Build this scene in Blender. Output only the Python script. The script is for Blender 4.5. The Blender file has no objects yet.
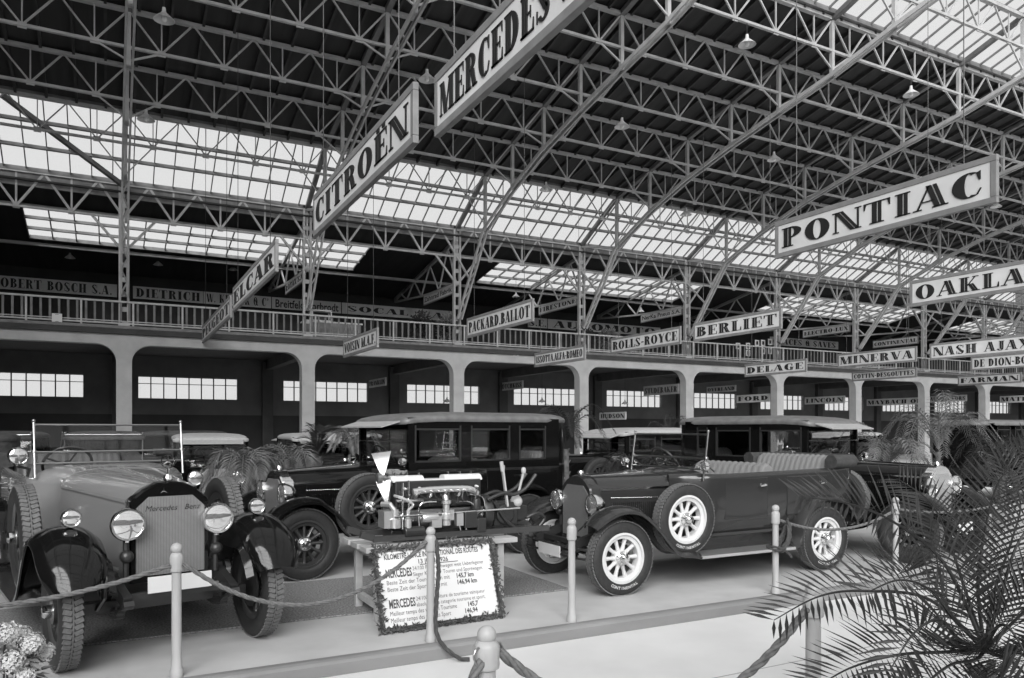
SKY, SUN, EXPO = .5, 5.0, .75
import bpy, math, random
from mathutils import Vector, Matrix
random.seed(7)
PI = math.pi
sin, cos, rad = math.sin, math.cos, math.radians
COL = bpy.context.scene.collection
V = Vector

# ------------------------------------------------------------ materials
MATS = {}
def mat(name, v, rough=0.6, metal=0.0, coat=0.0, spec=0.5):
    if name in MATS: return MATS[name]
    m = bpy.data.materials.new(name); m.use_nodes = True
    b = m.node_tree.nodes['Principled BSDF']
    b.inputs['Base Color'].default_value = (v, v, v, 1)
    b.inputs['Roughness'].default_value = rough
    b.inputs['Metallic'].default_value = metal
    b.inputs['Coat Weight'].default_value = coat
    b.inputs['Specular IOR Level'].default_value = spec
    MATS[name] = m
    return m

def noise_mat(name, v0, v1, scale=8, rough=0.7, detail=6, bump=0.0, stretch=(1, 1, 1), rough2=None):
    m = mat(name, v0, rough)
    nt = m.node_tree; N = nt.nodes; L = nt.links
    b = N['Principled BSDF']
    tc = N.new('ShaderNodeTexCoord'); mp = N.new('ShaderNodeMapping')
    mp.inputs['Scale'].default_value = stretch
    nz = N.new('ShaderNodeTexNoise'); nz.inputs['Scale'].default_value = scale; nz.inputs['Detail'].default_value = detail
    cr = N.new('ShaderNodeValToRGB')
    cr.color_ramp.elements[0].position = .3; cr.color_ramp.elements[1].position = .7
    cr.color_ramp.elements[0].color = (v0, v0, v0, 1); cr.color_ramp.elements[1].color = (v1, v1, v1, 1)
    L.new(tc.outputs['Object'], mp.inputs['Vector']); L.new(mp.outputs[0], nz.inputs['Vector'])
    L.new(nz.outputs['Fac'], cr.inputs['Fac']); L.new(cr.outputs['Color'], b.inputs['Base Color'])
    if bump:
        bp = N.new('ShaderNodeBump'); bp.inputs['Strength'].default_value = bump; bp.inputs['Distance'].default_value = .02
        L.new(nz.outputs['Fac'], bp.inputs['Height']); L.new(bp.outputs['Normal'], b.inputs['Normal'])
    return m

def glass_mat(name, tint=.9, gloss=.12, haze=0.0, hazecol=.8):
    m = bpy.data.materials.new(name); m.use_nodes = True
    nt = m.node_tree; N = nt.nodes; L = nt.links
    N.remove(N['Principled BSDF'])
    out = N['Material Output']
    tr = N.new('ShaderNodeBsdfTransparent'); tr.inputs['Color'].default_value = (tint, tint, tint, 1)
    gl = N.new('ShaderNodeBsdfGlossy'); gl.inputs['Roughness'].default_value = .03
    gl.inputs['Color'].default_value = (.9, .9, .9, 1)
    lw = N.new('ShaderNodeLayerWeight'); pw = N.new('ShaderNodeMath'); pw.operation = 'POWER'; pw.inputs[1].default_value = 5
    ma = N.new('ShaderNodeMath'); ma.operation = 'MULTIPLY_ADD'; ma.inputs[1].default_value = gloss; ma.inputs[2].default_value = gloss * .05; ma.use_clamp = True
    mx = N.new('ShaderNodeMixShader')
    L.new(lw.outputs['Facing'], pw.inputs[0]); L.new(pw.outputs[0], ma.inputs[0]); L.new(ma.outputs[0], mx.inputs[0])
    L.new(tr.outputs[0], mx.inputs[1]); L.new(gl.outputs[0], mx.inputs[2])
    last = mx
    if haze:
        tl = N.new('ShaderNodeBsdfTranslucent'); tl.inputs['Color'].default_value = (hazecol,) * 3 + (1,)
        df = N.new('ShaderNodeBsdfDiffuse'); df.inputs['Color'].default_value = (hazecol,) * 3 + (1,)
        m0 = N.new('ShaderNodeMixShader'); m0.inputs[0].default_value = .4
        L.new(tl.outputs[0], m0.inputs[1]); L.new(df.outputs[0], m0.inputs[2])
        m2 = N.new('ShaderNodeMixShader'); m2.inputs[0].default_value = haze
        L.new(mx.outputs[0], m2.inputs[1]); L.new(m0.outputs[0], m2.inputs[2]); last = m2
    L.new(last.outputs[0], out.inputs['Surface'])
    MATS[name] = m
    return m

# paints and stuffs
BLACK = mat('black_lacquer', .005, .14, coat=.32, spec=.2)
DARKPAINT = mat('dark_lacquer', .024, .2, coat=.5, spec=.3)
GREYPAINT = mat('grey_lacquer', .21, .26, coat=.8)
CHROME = mat('nickel', .75, .12, 1.0)
DULLMETAL = mat('dull_metal', .32, .32, 1.0)
DARKMETAL = mat('dark_metal', .05, .4, .6)
WHITEMETAL = mat('white_enamel', .6, .35)
RUBBER = noise_mat('rubber', .014, .026, 30, .6)
TREAD = noise_mat('tread_rubber', .08, .14, 40, .65)
WHITEWHEEL = mat('white_wheel', .55, .35)
DARKWHEEL = mat('dark_wheel', .03, .3, coat=.5)
LENS = mat('lamp_glass', .75, .06, .85)
LEATHER = mat('leather', .19, .4)
DARKLEATHER = mat('dark_leather', .06, .4)
ALU = mat('aluminium', .62, .3, .8)
CORE = None
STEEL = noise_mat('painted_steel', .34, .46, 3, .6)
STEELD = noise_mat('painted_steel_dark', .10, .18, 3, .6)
CONCRETE = noise_mat('concrete', .34, .42, 2.2, .85, bump=.1)
WOOD = noise_mat('pale_wood', .26, .42, 6, .55, stretch=(1, 1, .15))
TABLEWOOD = noise_mat('table_wood', .26, .40, 7, .6, stretch=(.2, 1, 1))
WHITEWOOD = noise_mat('white_wood', .62, .74, 5, .45, stretch=(1, 1, .2))
SIGNFACE = noise_mat('sign_face', .52, .64, 1.5, .7)
SIGNOLD = noise_mat('sign_face_grey', .5, .6, 2, .7)
SIGNFRAME = noise_mat('sign_frame', .16, .22, 5, .7)
INK = mat('sign_ink', .012, .6)
GLASS = glass_mat('clear_glass', .92, .9)
SKYGLASS = glass_mat('roof_glass', .95, .0, .05, .85)
ROOFLEATHER = noise_mat('roof_leather', .10, .15, 10, .4)
FABRIC = noise_mat('hood_canvas', .025, .05, 20, .8)
PALE_CANVAS = noise_mat('pale_canvas', .25, .32, 20, .8)
LEAF = noise_mat('palm_leaf', .010, .03, 4, .55)
LEAF.node_tree.nodes['Principled BSDF'].inputs['Specular IOR Level'].default_value = .3
LEAF2 = noise_mat('pale_leaf', .10, .22, 6, .5)
LEAFD = noise_mat('garland_leaf', .02, .07, 20, .6)
PETAL = noise_mat('petal', .35, .65, 12, .6)
POT = noise_mat('pot', .18, .26, 8, .6)
ROPE = noise_mat('rope', .08, .15, 30, .8)
DARKROPE = noise_mat('dark_rope', .03, .06, 30, .8)
CARD = mat('white_card', .6, .6)

# ------------------------------------------------------------ mesh builder
class MB:
    def __init__(s): s.v = []; s.f = []; s.mi = []; s.cur = 0
    def add(s, vs, fs):
        o = len(s.v); s.v += [tuple(v) for v in vs]
        s.f += [tuple(i + o for i in f) for f in fs]; s.mi += [s.cur] * len(fs)
        return s
    def box(s, c, d, rot=None, ch=0.0):
        x, y, z = d[0] / 2, d[1] / 2, d[2] / 2
        vs = [V((a * x, b * y, e * z)) for a in (-1, 1) for b in (-1, 1) for e in (-1, 1)]
        if rot is not None: vs = [rot @ v for v in vs]
        c = V(c)
        return s.add([v + c for v in vs], [(0, 1, 3, 2), (4, 6, 7, 5), (0, 4, 5, 1), (2, 3, 7, 6), (0, 2, 6, 4), (1, 5, 7, 3)])
    def bar(s, p, q, w=.05, h=None, up=(0, 0, 1)):
        p, q = V(p), V(q); h = h or w
        d = (q - p)
        if d.length < 1e-6: return s
        d.normalize(); u = V(up)
        if abs(d.dot(u)) > .98: u = V((1, 0, 0)) if abs(d.x) < .9 else V((0, 1, 0))
        a = d.cross(u).normalized(); b = a.cross(d).normalized()
        a *= w / 2; b *= h / 2
        vs = [p - a - b, p + a - b, p + a + b, p - a + b, q - a - b, q + a - b, q + a + b, q - a + b]
        return s.add(vs, [(0, 1, 2, 3), (7, 6, 5, 4), (0, 4, 5, 1), (1, 5, 6, 2), (2, 6, 7, 3), (3, 7, 4, 0)])
    def tube(s, pts, r, n=8, closed=False, twist=None):
        pts = [V(p) for p in pts]; m = len(pts)
        rs = r if isinstance(r, (list, tuple)) else [r] * m
        rings = []; prev = None
        for i, p in enumerate(pts):
            a = pts[(i - 1) % m] if (closed or i > 0) else pts[i]
            b = pts[(i + 1) % m] if (closed or i < m - 1) else pts[i]
            t = (b - a)
            if t.length < 1e-9: t = V((0, 0, 1))
            t.normalize()
            if prev is None:
                u = V((0, 0, 1)) if abs(t.z) < .9 else V((1, 0, 0))
                u = (u - t * u.dot(t)).normalized()
            else:
                u = (prev - t * prev.dot(t))
                u = u.normalized() if u.length > 1e-6 else prev
            prev = u; w = t.cross(u)
            rings.append([p + (u * cos(2 * PI * k / n) + w * sin(2 * PI * k / n)) * rs[i] for k in range(n)])
        vs = [v for rg in rings for v in rg]; fs = []
        for i in range(m if closed else m - 1):
            j = (i + 1) % m
            for k in range(n):
                l = (k + 1) % n
                fs.append((i * n + k, i * n + l, j * n + l, j * n + k))
        if not closed:
            fs.append(tuple(range(n - 1, -1, -1))); fs.append(tuple((m - 1) * n + k for k in range(n)))
        return s.add(vs, fs)
    def lathe(s, prof, n=24, M=None, caps=True):
        # prof: list of (radius, height) about local z
        vs = []; fs = []
        for (r, z) in prof:
            for k in range(n):
                a = 2 * PI * k / n
                vs.append(V((r * cos(a), r * sin(a), z)))
        if M is not None: vs = [M @ v for v in vs]
        for i in range(len(prof) - 1):
            for k in range(n):
                l = (k + 1) % n
                fs.append((i * n + k, i * n + l, (i + 1) * n + l, (i + 1) * n + k))
        if caps:
            if prof[0][0] > 1e-6: fs.append(tuple(range(n - 1, -1, -1)))
            if prof[-1][0] > 1e-6: fs.append(tuple((len(prof) - 1) * n + k for k in range(n)))
        return s.add(vs, fs)
    def ringlathe(s, prof, n=32, M=None):
        return s.lathe(list(prof) + [prof[0]], n, M, caps=False)
    def loft(s, secs, closed_sec=True, closed_path=False, caps=True):
        n = len(secs[0]); m = len(secs)
        vs = [V(p) for sc in secs for p in sc]; fs = []
        for i in range(m if closed_path else m - 1):
            j = (i + 1) % m
            for k in range(n if closed_sec else n - 1):
                l = (k + 1) % n
                fs.append((i * n + k, i * n + l, j * n + l, j * n + k))
        if caps and closed_sec and not closed_path:
            fs.append(tuple(range(n - 1, -1, -1))); fs.append(tuple((m - 1) * n + k for k in range(n)))
        return s.add(vs, fs)
    def prism(s, poly, ext):
        ext = V(ext); n = len(poly); p = [V(q) for q in poly]
        fs = [tuple(range(n - 1, -1, -1)), tuple(range(n, 2 * n))]
        for k in range(n):
            l = (k + 1) % n; fs.append((k, l, n + l, n + k))
        return s.add(p + [q + ext for q in p], fs)
    def ball(s, c, r, n=14, m=8, sc=(1, 1, 1)):
        prof = [(max(1e-4, r * sin(PI * i / m)), -r * cos(PI * i / m)) for i in range(m + 1)]
        M = Matrix.Translation(V(c)) @ Matrix.Diagonal((sc[0], sc[1], sc[2], 1))
        return s.lathe(prof, n, M)
    def xf(s, M, start=0):
        for i in range(start, len(s.v)): s.v[i] = tuple(M @ V(s.v[i]))
        return s
    def build(s, name, m, parent=None, smooth=False, loc=None, rot=None, bevel=0, angle=35):
        me = bpy.data.meshes.new(name)
        me.from_pydata(s.v, [], s.f)
        ms = m if isinstance(m, (list, tuple)) else [m]
        for x in ms: me.materials.append(x)
        if len(ms) > 1: me.polygons.foreach_set('material_index', s.mi)
        me.validate(); me.update()
        import bmesh
        bm = bmesh.new(); bm.from_mesh(me)
        bmesh.ops.recalc_face_normals(bm, faces=bm.faces)
        if smooth:
            lim = rad(angle)
            for f in bm.faces: f.smooth = True
            for e in bm.edges:
                if len(e.link_faces) == 2:
                    e.smooth = e.calc_face_angle(0) < lim
        bm.to_mesh(me); bm.free()
        o = bpy.data.objects.new(name, me); COL.objects.link(o)
        if parent is not None: o.parent = parent
        if loc is not None: o.location = loc
        if rot is not None: o.rotation_euler = rot
        if bevel:
            md = o.modifiers.new('bevel', 'BEVEL'); md.width = bevel; md.segments = 2; md.limit_method = 'ANGLE'
            md.angle_limit = rad(50)
        return o

def thing(name, label, cat, loc=(0, 0, 0), rz=0, group=None):
    o = bpy.data.objects.new(name, None); COL.objects.link(o)
    o.location = loc; o.rotation_euler = (0, 0, rz); o.empty_display_size = .1
    return tag(o, label, cat, group)
def tag(o, label, cat, group=None):
    o['label'] = label; o['category'] = cat
    if group: o['group'] = group
    return o
def struct(o, label=None):
    o['kind'] = 'structure'
    if label: o['label'] = label
    return o
def copy_tree(o, parent=None):
    c = o.copy(); COL.objects.link(c)
    if parent is not None: c.parent = parent
    for ch in list(o.children): copy_tree(ch, c)
    return c

def T(x=0, y=0, z=0): return Matrix.Translation((x, y, z))
def R(a, ax): return Matrix.Rotation(a, 4, ax)
AXY = R(-PI / 2, 'X')      # local z -> +y
AXX = R(PI / 2, 'Y')       # local z -> +x

# ------------------------------------------------------------ camera model
F = 760.0; H0 = 1.75; YAW = rad(27.9)
FX, FY = sin(YAW), cos(YAW)
def proj(x, y, z):
    d = FX * x + FY * y; xr = FY * x - FX * y
    return 512 + F * xr / d, 430 - F * (z - H0) / d
def ratio(px):
    t = (px - 512) / F
    return (t * FY + FX) / (FY - FX * t)
def at_ground(px, py, z=0.0):
    d = F * (H0 - z) / (py - 430); xr = (px - 512) / F * d
    return V((FX * d + FY * xr, FY * d - FX * xr, z))
def at_y(px, py, y):
    r = ratio(px); x = r * y; d = FX * x + FY * y
    return V((x, y, H0 + (430 - py) * d / F))

cam_d = bpy.data.cameras.new('camera'); cam = bpy.data.objects.new('camera', cam_d); COL.objects.link(cam)
cam_d.sensor_width = 36; cam_d.lens = F / 1024 * 36; cam_d.shift_y = 91 / 1024
cam_d.clip_start = .05; cam_d.clip_end = 500
cam.location = (0, 0, H0); cam.rotation_euler = (PI / 2, 0, -YAW)
bpy.context.scene.camera = cam

# ------------------------------------------------------------ lettering: a fat-face alphabet drawn as strokes
class Glyphs:
    """flat letters in (x, y), cap height 1; thick stems carry a pale inline."""
    def __init__(s, inline=True): s.p = []; s.inline = inline
    def quad(s, a, b, c, d): s.p.append([a, b, c, d])
    def V(s, x, w, y0=0, y1=1, serif=True):
        if s.inline and w > .15:
            s.quad((x, y0), (x + w * .50, y0), (x + w * .50, y1), (x, y1))
            s.quad((x + w * .64, y0), (x + w, y0), (x + w, y1), (x + w * .64, y1))
        else: s.quad((x, y0), (x + w, y0), (x + w, y1), (x, y1))
        if serif:
            if y0 == 0: s.H(x - .07, x + w + .07, 0)
            if y1 == 1: s.H(x - .07, x + w + .07, .955)
    def H(s, x0, x1, y, h=.045): s.quad((x0, y), (x1, y), (x1, y + h), (x0, y + h))
    def D(s, xa, ya, xb, yb, w):
        if s.inline and w > .15:
            for (o, q) in ((0, .5), (.64, .36)):
                s.quad((xa + w * o, ya), (xa + w * (o + q), ya), (xb + w * (o + q), yb), (xb + w * o, yb))
        else: s.quad((xa, ya), (xa + w, ya), (xb + w, yb), (xb, yb))
    def arc(s, cx, cy, ro, ry, ri, riy, a0, a1, n=12, icx=None):
        icx = cx if icx is None else icx
        for i in range(n):
            a, b = rad(a0 + (a1 - a0) * i / n), rad(a0 + (a1 - a0) * (i + 1) / n)
            s.quad((cx + ro * cos(a), cy + ry * sin(a)), (cx + ro * cos(b), cy + ry * sin(b)),
                   (icx + ri * cos(b), cy + riy * sin(b)), (icx + ri * cos(a), cy + riy * sin(a)))
    def bowl(s, x, y0, y1, w, t):       # D shaped bowl leaving x to the right
        cy = (y0 + y1) / 2; ry = (y1 - y0) / 2
        s.arc(x, cy, w, ry, max(.02, w - t), ry - .045, -90, 90)
    def ring(s, cx, w, t):
        s.arc(cx, .5, w / 2, .52, max(.02, w / 2 - t), .475, 0, 360, 28)
        if s.inline:
            pass
    def letter(s, ch, x):
        t = .26; h = .05
        g = s
        def P(fn): fn()
        W = .7
        if ch in 'ÉËEF':
            g.V(x + .07, t); g.H(x, x + .62, .955)
            g.quad((x + .62, 1), (x + .56, 1), (x + .60, .72), (x + .62, .72))
            g.H(x + .3, x + .5, .48); g.quad((x + .47, .36), (x + .5, .36), (x + .5, .65), (x + .47, .65))
            if ch != 'F':
                g.H(x, x + .64, 0); g.quad((x + .58, 0), (x + .64, 0), (x + .64, .3), (x + .62, .3))
            if ch == 'É': g.quad((x + .25, 1.05), (x + .33, 1.05), (x + .5, 1.22), (x + .38, 1.22))
            if ch == 'Ë':
                for q in (.12, .4): g.quad((x + q, 1.07), (x + q + .14, 1.07), (x + q + .14, 1.2), (x + q, 1.2))
            return .68
        if ch == 'M':
            g.V(x + .04, .05); g.D(x + .04, 1, x + .3, 0, .24); g.D(x + .70, 1, x + .40, 0, .05); g.V(x + .70, t); return 1.02
        if ch == 'N':
            g.V(x + .05, .05); g.V(x + .72, .05); g.D(x + .03, 1, x + .52, 0, t); g.H(x - .03, x + .2, .955); return .84
        if ch == 'R':
            g.V(x + .07, t); g.bowl(x + .3, .48, 1, .36, .22); g.D(x + .36, .5, x + .50, 0, .22); g.H(x + .48, x + .78, 0); return .80
        if ch == 'P':
            g.V(x + .07, t); g.bowl(x + .3, .44, 1, .38, .24); return .72
        if ch == 'B':
            g.V(x + .07, t); g.bowl(x + .3, .52, 1, .33, .22); g.bowl(x + .3, 0, .565, .38, .24); return .74
        if ch == 'D':
            g.V(x + .07, t); g.bowl(x + .3, 0, 1, .44, .27); g.H(x + .3, x + .34, 0); return .80
        if ch == 'C':
            g.arc(x + .40, .5, .38, .52, .10, .475, 60, 300, 20); g.quad((x + .56, .94), (x + .66, 1), (x + .66, .64), (x + .62, .64)); g.quad((x + .56, .05), (x + .6, .05), (x + .68, .28), (x + .65, .3)); return .74
        if ch == 'G':
            g.arc(x + .40, .5, .38, .52, .10, .475, 60, 300, 20); g.quad((x + .56, .94), (x + .66, 1), (x + .66, .64), (x + .62, .64)); g.V(x + .5, .2, 0, .42, False); g.H(x + .44, x + .76, .42); return .80
        if ch in 'OQ':
            g.ring(x + .42, .8, .27)
            if ch == 'Q': g.D(x + .45, .2, x + .6, -.15, .15)
            return .88
        if ch == 'S':
            g.arc(x + .3, .75, .27, .26, .10, .2, 30, 200, 10); g.arc(x + .34, .25, .28, .26, .12, .2, -150, 30, 10)
            g.D(x + .05, .72, x + .38, .22, .22); g.quad((x + .55, .98), (x + .58, .98), (x + .58, .68), (x + .53, .7)); g.quad((x + .04, .02), (x + .07, .02), (x + .08, .32), (x + .04, .32)); return .68
        if ch == 'T':
            g.V(x + .24, t); g.H(x, x + .74, .955); g.quad((x, .7), (x + .03, .7), (x + .08, 1), (x, 1)); g.quad((x + .71, .7), (x + .74, .7), (x + .74, 1), (x + .66, 1)); return .78
        if ch == 'I': g.V(x + .09, t); return .46
        if ch == 'J': g.V(x + .22, t, .15, 1); g.arc(x + .25, .18, .23, .2, .1, .14, 180, 360, 8); return .56
        if ch == 'L':
            g.V(x + .07, t); g.H(x, x + .62, 0); g.quad((x + .54, 0), (x + .62, 0), (x + .62, .34), (x + .59, .34)); return .66
        if ch == 'H':
            g.V(x + .07, t); g.V(x + .50, t); g.H(x + .3, x + .52, .48); return .86
        if ch == 'K':
            g.V(x + .07, t); g.D(x + .3, .4, x + .62, 1, .05); g.D(x + .34, .52, x + .54, 0, .22); g.H(x + .5, x + .82, 0); g.H(x + .52, x + .76, .955); return .84
        if ch == 'A':
            g.D(x + .04, 0, x + .34, 1, .05); g.D(x + .28, 1, x + .5, 0, t); g.H(x + .15, x + .5, .3); g.H(x - .04, x + .18, 0); g.H(x + .44, x + .82, 0); return .82
        if ch == 'V':
            g.D(x + .04, 1, x + .3, 0, t); g.D(x + .68, 1, x + .46, 0, .05); g.H(x - .03, x + .36, .955); g.H(x + .58, x + .82, .955); return .80
        if ch == 'W':
            g.D(x + .04, 1, x + .24, 0, .2); g.D(x + .50, 1, x + .38, 0, .05); g.D(x + .46, 1, x + .66, 0, .2); g.D(x + .98, 1, x + .80, 0, .05); return 1.06
        if ch == 'X':
            g.D(x + .04, 1, x + .48, 0, t); g.D(x + .66, 1, x + .08, 0, .05); g.H(x, x + .34, .955); g.H(x + .44, x + .8, 0); return .82
        if ch == 'Y':
            g.D(x + .04, 1, x + .26, .46, t); g.D(x + .7, 1, x + .44, .46, .05); g.V(x + .26, t, 0, .48); g.H(x - .03, x + .36, .955); return .78
        if ch == 'U':
            g.V(x + .07, t, .25, 1); g.V(x + .62, .05, .25, 1); g.arc(x + .37, .27, .30, .29, .12, .24, 180, 360, 10); return .76
        if ch == 'Z':
            g.H(x, x + .6, .955); g.H(x, x + .62, 0); g.D(x + .02, .03, x + .36, .97, t); return .68
        if ch == '-': g.quad((x + .04, .36), (x + .34, .36), (x + .34, .48), (x + .04, .48)); return .38
        if ch in '.,': g.quad((x + .05, 0), (x + .2, 0), (x + .2, .16), (x + .05, .16)); return .26
        if ch == '&':
            g.ring(x + .36, .6, .2); g.D(x + .1, .9, x + .6, 0, .14); return .8
        if ch == '°': g.arc(x + .12, .85, .12, .14, .06, .08, 0, 360, 12); return .26
        return .4

def lettering(text, width, height, inline=True, depth=.012):
    """mesh builder of a word fitted in width x height, lower-left at origin in x/z plane, facing -y."""
    g = Glyphs(inline); x = 0
    for ch in text: x += g.letter(ch, x) + .07
    x -= .07
    sx = width / x; mb = MB()
    for q in g.p:
        mb.prism([(a * sx, 0, b * height) for a, b in q], (0, -depth, 0))
    return mb

def plain_text(lines, depth=.004, shear=0):
    """lines: (text, x, z, size, xscale, [bold]) -> mesh builder in x/z plane facing -y, from the built-in font."""
    mb = MB(); dg = bpy.context.evaluated_depsgraph_get()
    for ln in lines:
        tx, x, z, size, xs = ln[:5]; off = ln[5] if len(ln) > 5 else 0
        c = bpy.data.curves.new('letters', 'FONT'); c.body = tx; c.size = size; c.resolution_u = 2; c.offset = off; c.shear = shear
        o = bpy.data.objects.new('letters', c); COL.objects.link(o)
        dg.update(); me = bpy.data.meshes.new_from_object(o.evaluated_get(bpy.context.evaluated_depsgraph_get()))
        vs = [(x + v.co.x * xs, -depth, z + v.co.y) for v in me.vertices]
        mb.add(vs, [tuple(p.vertices) for p in me.polygons])
        bpy.data.objects.remove(o); bpy.data.curves.remove(c); bpy.data.meshes.remove(me)
    return mb
# ============================================================ THE HALL
D0, DB = 30.0, 38.0                # gallery front line, rear wall
BAY, X0 = 6.375, 0.447
XS = [X0 + BAY * k for k in range(-2, 12)]
XL, XR = XS[0] - 1.0, XS[-1] + 1.0
ZDECK = 5.27
def roof_z(y):                      # underside of the nave roof
    if y < 12: y = 24 - y
    if y >= 27.2: return 12.0 - (y - 27.2) / 2.8 * 1.55
    if y >= 15.9: return 12.0 + .22 * (27.2 - y)
    return 14.486 + (15.9 - y) * .33
def groof_z(y): return 10.05 - .175 * (y - 30)

# ---- floors
FLOORM = noise_mat('hall_floor', .56, .66, 1.3, .55)
PODM = noise_mat('platform_floor', .40, .48, 2.5, .6)
KERBM = noise_mat('kerb_wood', .16, .22, 3, .6, stretch=(.3, 1, 1))
m = MB(); m.box(((XL + XR) / 2, 15.5, -.17), (XR - XL, 47, .10)); struct(m.build('floor', FLOORM))
m = MB(); m.box((11, 9.55, -.061), (46, 7.45, .118)); struct(m.build('floor_slab', PODM))
# bull-nosed edge board of the platform
m = MB(); sec = [(5.84, -.118), (5.735, -.118), (5.735, -.03), (5.75, -.01), (5.78, .001), (5.84, .001)]
m.prism([(-12, y, z) for y, z in sec], (46, 0, 0)); struct(m.build('kerb', KERBM))
# fine joints in the hall floor
m = MB()
for y in (4.35, 2.2, .2): m.box((20, y, -.1195), (70, .012, .002))
struct(m.build('floor_line', mat('floor_joint', .30, .8)))

# ---- arcade
m = MB(); HW = .245; RR = .62; ZI = 4.74; YF0, YF1 = D0 - .22, D0 + .22
for k in range(len(XS) - 1):
    a, b = XS[k] + HW, XS[k + 1] - HW
    pts = []
    for i in range(11):
        t = PI * .5 * i / 10; pts.append((a + RR - RR * cos(t), ZI - RR + RR * sin(t)))
    for i in range(11):
        t = PI * .5 * (1 - i / 10); pts.append((b - RR + RR * cos(t), ZI - RR + RR * sin(t)))
    for (xa, za), (xb, zb) in zip(pts, pts[1:]):
        m.add([(xa, YF0, za), (xb, YF0, zb), (xb, YF0, 5.28), (xa, YF0, 5.28), (xa, YF1, za), (xb, YF1, zb), (xb, YF1, 5.28), (xa, YF1, 5.28)],
              [(0, 1, 2, 3), (5, 4, 7, 6), (4, 5, 1, 0)])
for x in XS: m.box((x, D0, 5.28 - .58), (2 * HW, .44, 1.16))
struct(m.build('arcade_wall', CONCRETE))
for x in XS:
    m = MB(); m.box((x, D0, (4.12 - .12) / 2), (2 * HW, .46, 4.24)); m.box((x, D0, .1), (2 * HW + .1, .56, .44))
    struct(m.build('pillar', CONCRETE))
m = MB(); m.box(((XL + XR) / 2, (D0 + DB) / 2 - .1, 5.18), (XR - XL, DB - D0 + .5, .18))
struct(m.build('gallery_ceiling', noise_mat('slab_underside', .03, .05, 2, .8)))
m = MB(); m.box(((XL + XR) / 2, D0 - .2, 5.325), (XR - XL, .3, .10)); struct(m.build('trim_1', STEELD))
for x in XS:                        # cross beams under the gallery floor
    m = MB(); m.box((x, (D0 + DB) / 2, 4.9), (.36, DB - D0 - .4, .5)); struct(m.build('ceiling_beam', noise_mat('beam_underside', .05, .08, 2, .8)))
# rear wall with its high windows
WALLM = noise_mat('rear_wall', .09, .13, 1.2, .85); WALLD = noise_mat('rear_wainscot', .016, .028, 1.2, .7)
WX = [(1.12 + BAY * k, 5.38 + BAY * k) for k in range(-2, 11)]
ZS0, ZS1 = 3.13, 4.21
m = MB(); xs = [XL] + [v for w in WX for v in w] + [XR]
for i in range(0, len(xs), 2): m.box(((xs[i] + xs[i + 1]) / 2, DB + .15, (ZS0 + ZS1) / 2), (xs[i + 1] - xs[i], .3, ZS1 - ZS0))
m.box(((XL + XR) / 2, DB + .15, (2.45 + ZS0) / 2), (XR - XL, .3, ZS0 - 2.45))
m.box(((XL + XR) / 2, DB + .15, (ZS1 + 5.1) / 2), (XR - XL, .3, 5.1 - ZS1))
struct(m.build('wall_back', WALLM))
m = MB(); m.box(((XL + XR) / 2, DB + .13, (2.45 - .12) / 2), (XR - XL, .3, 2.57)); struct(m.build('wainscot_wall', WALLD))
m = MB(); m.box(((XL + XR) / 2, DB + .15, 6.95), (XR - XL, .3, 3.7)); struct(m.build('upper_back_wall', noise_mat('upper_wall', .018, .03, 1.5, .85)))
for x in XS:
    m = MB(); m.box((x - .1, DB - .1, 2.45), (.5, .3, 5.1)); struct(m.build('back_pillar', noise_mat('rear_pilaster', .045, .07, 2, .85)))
n = 0
for a, b in WX:
    n += 1; m = MB()
    for i in range(9):
        x = a + (b - a) * i / 8; m.box((x, DB + .1, (ZS0 + ZS1) / 2), (.05, .06, ZS1 - ZS0))
    m.box(((a + b) / 2, DB + .1, ZS0 + .03), (b - a, .07, .06)); m.box(((a + b) / 2, DB + .1, ZS1 - .03), (b - a, .07, .06))
    m.box(((a + b) / 2, DB + .1, ZS0 + .72), (b - a, .04, .03))
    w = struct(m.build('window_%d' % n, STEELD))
    g = MB(); g.box(((a + b) / 2, DB + .14, (ZS0 + ZS1) / 2), (b - a, .008, ZS1 - ZS0)); g.build('pane', SKYGLASS, w)
# end walls and the wall behind the camera
m = MB(); m.box((XL - .1, 15.5, 7), (.2, 47, 15)); struct(m.build('wall_left', noise_mat('end_wall', .05, .08, 1, .85)))
m = MB(); m.box((XR + .1, 15.5, 7), (.2, 47, 15)); struct(m.build('wall_right', MATS['end_wall']))
m = MB(); m.box(((XL + XR) / 2, -6.15, 1.5), (XR - XL, .3, 3.3)); struct(m.build('wall_front', MATS['end_wall']))

# ---- nave roof: boarded strips and glazed strips
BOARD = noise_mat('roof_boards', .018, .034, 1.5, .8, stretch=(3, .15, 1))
def strip(y0, y1, zf, th=.06):
    m = MB(); z0, z1 = zf(y0), zf(y1)
    m.prism([(XL, y0, z0), (XL, y1, z1), (XL, y1, z1 + th), (XL, y0, z0 + th)], (XR - XL, 0, 0))
    return m
nwin = n
def glazed(y0, y1, zf, xa=XL, xb=XR, step=.64, cross=(.33, .66), bw=.032):
    global nwin
    nwin += 1; m = MB(); z0, z1 = zf(y0), zf(y1)
    k = int(round((xb - xa) / step))
    for i in range(k + 1):
        x = xa + (xb - xa) * i / k; m.bar((x, y0, z0), (x, y1, z1), bw, .07)
    for t in cross:
        y = y0 + (y1 - y0) * t; z = z0 + (z1 - z0) * t; m.bar((xa, y, z - .04), (xb, y, z - .04), .13, .10)
    for y, z in ((y0, z0), (y1, z1)): m.bar((xa, y, z), (xb, y, z), .16, .14)
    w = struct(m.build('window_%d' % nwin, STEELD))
    g = MB(); g.prism([(xa, y0, z0 + .03), (xa, y1, z1 + .03), (xa, y1, z1 + .038), (xa, y0, z0 + .038)], (xb - xa, 0, 0))
    g.build('pane', SKYGLASS, w)
    return w
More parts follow.
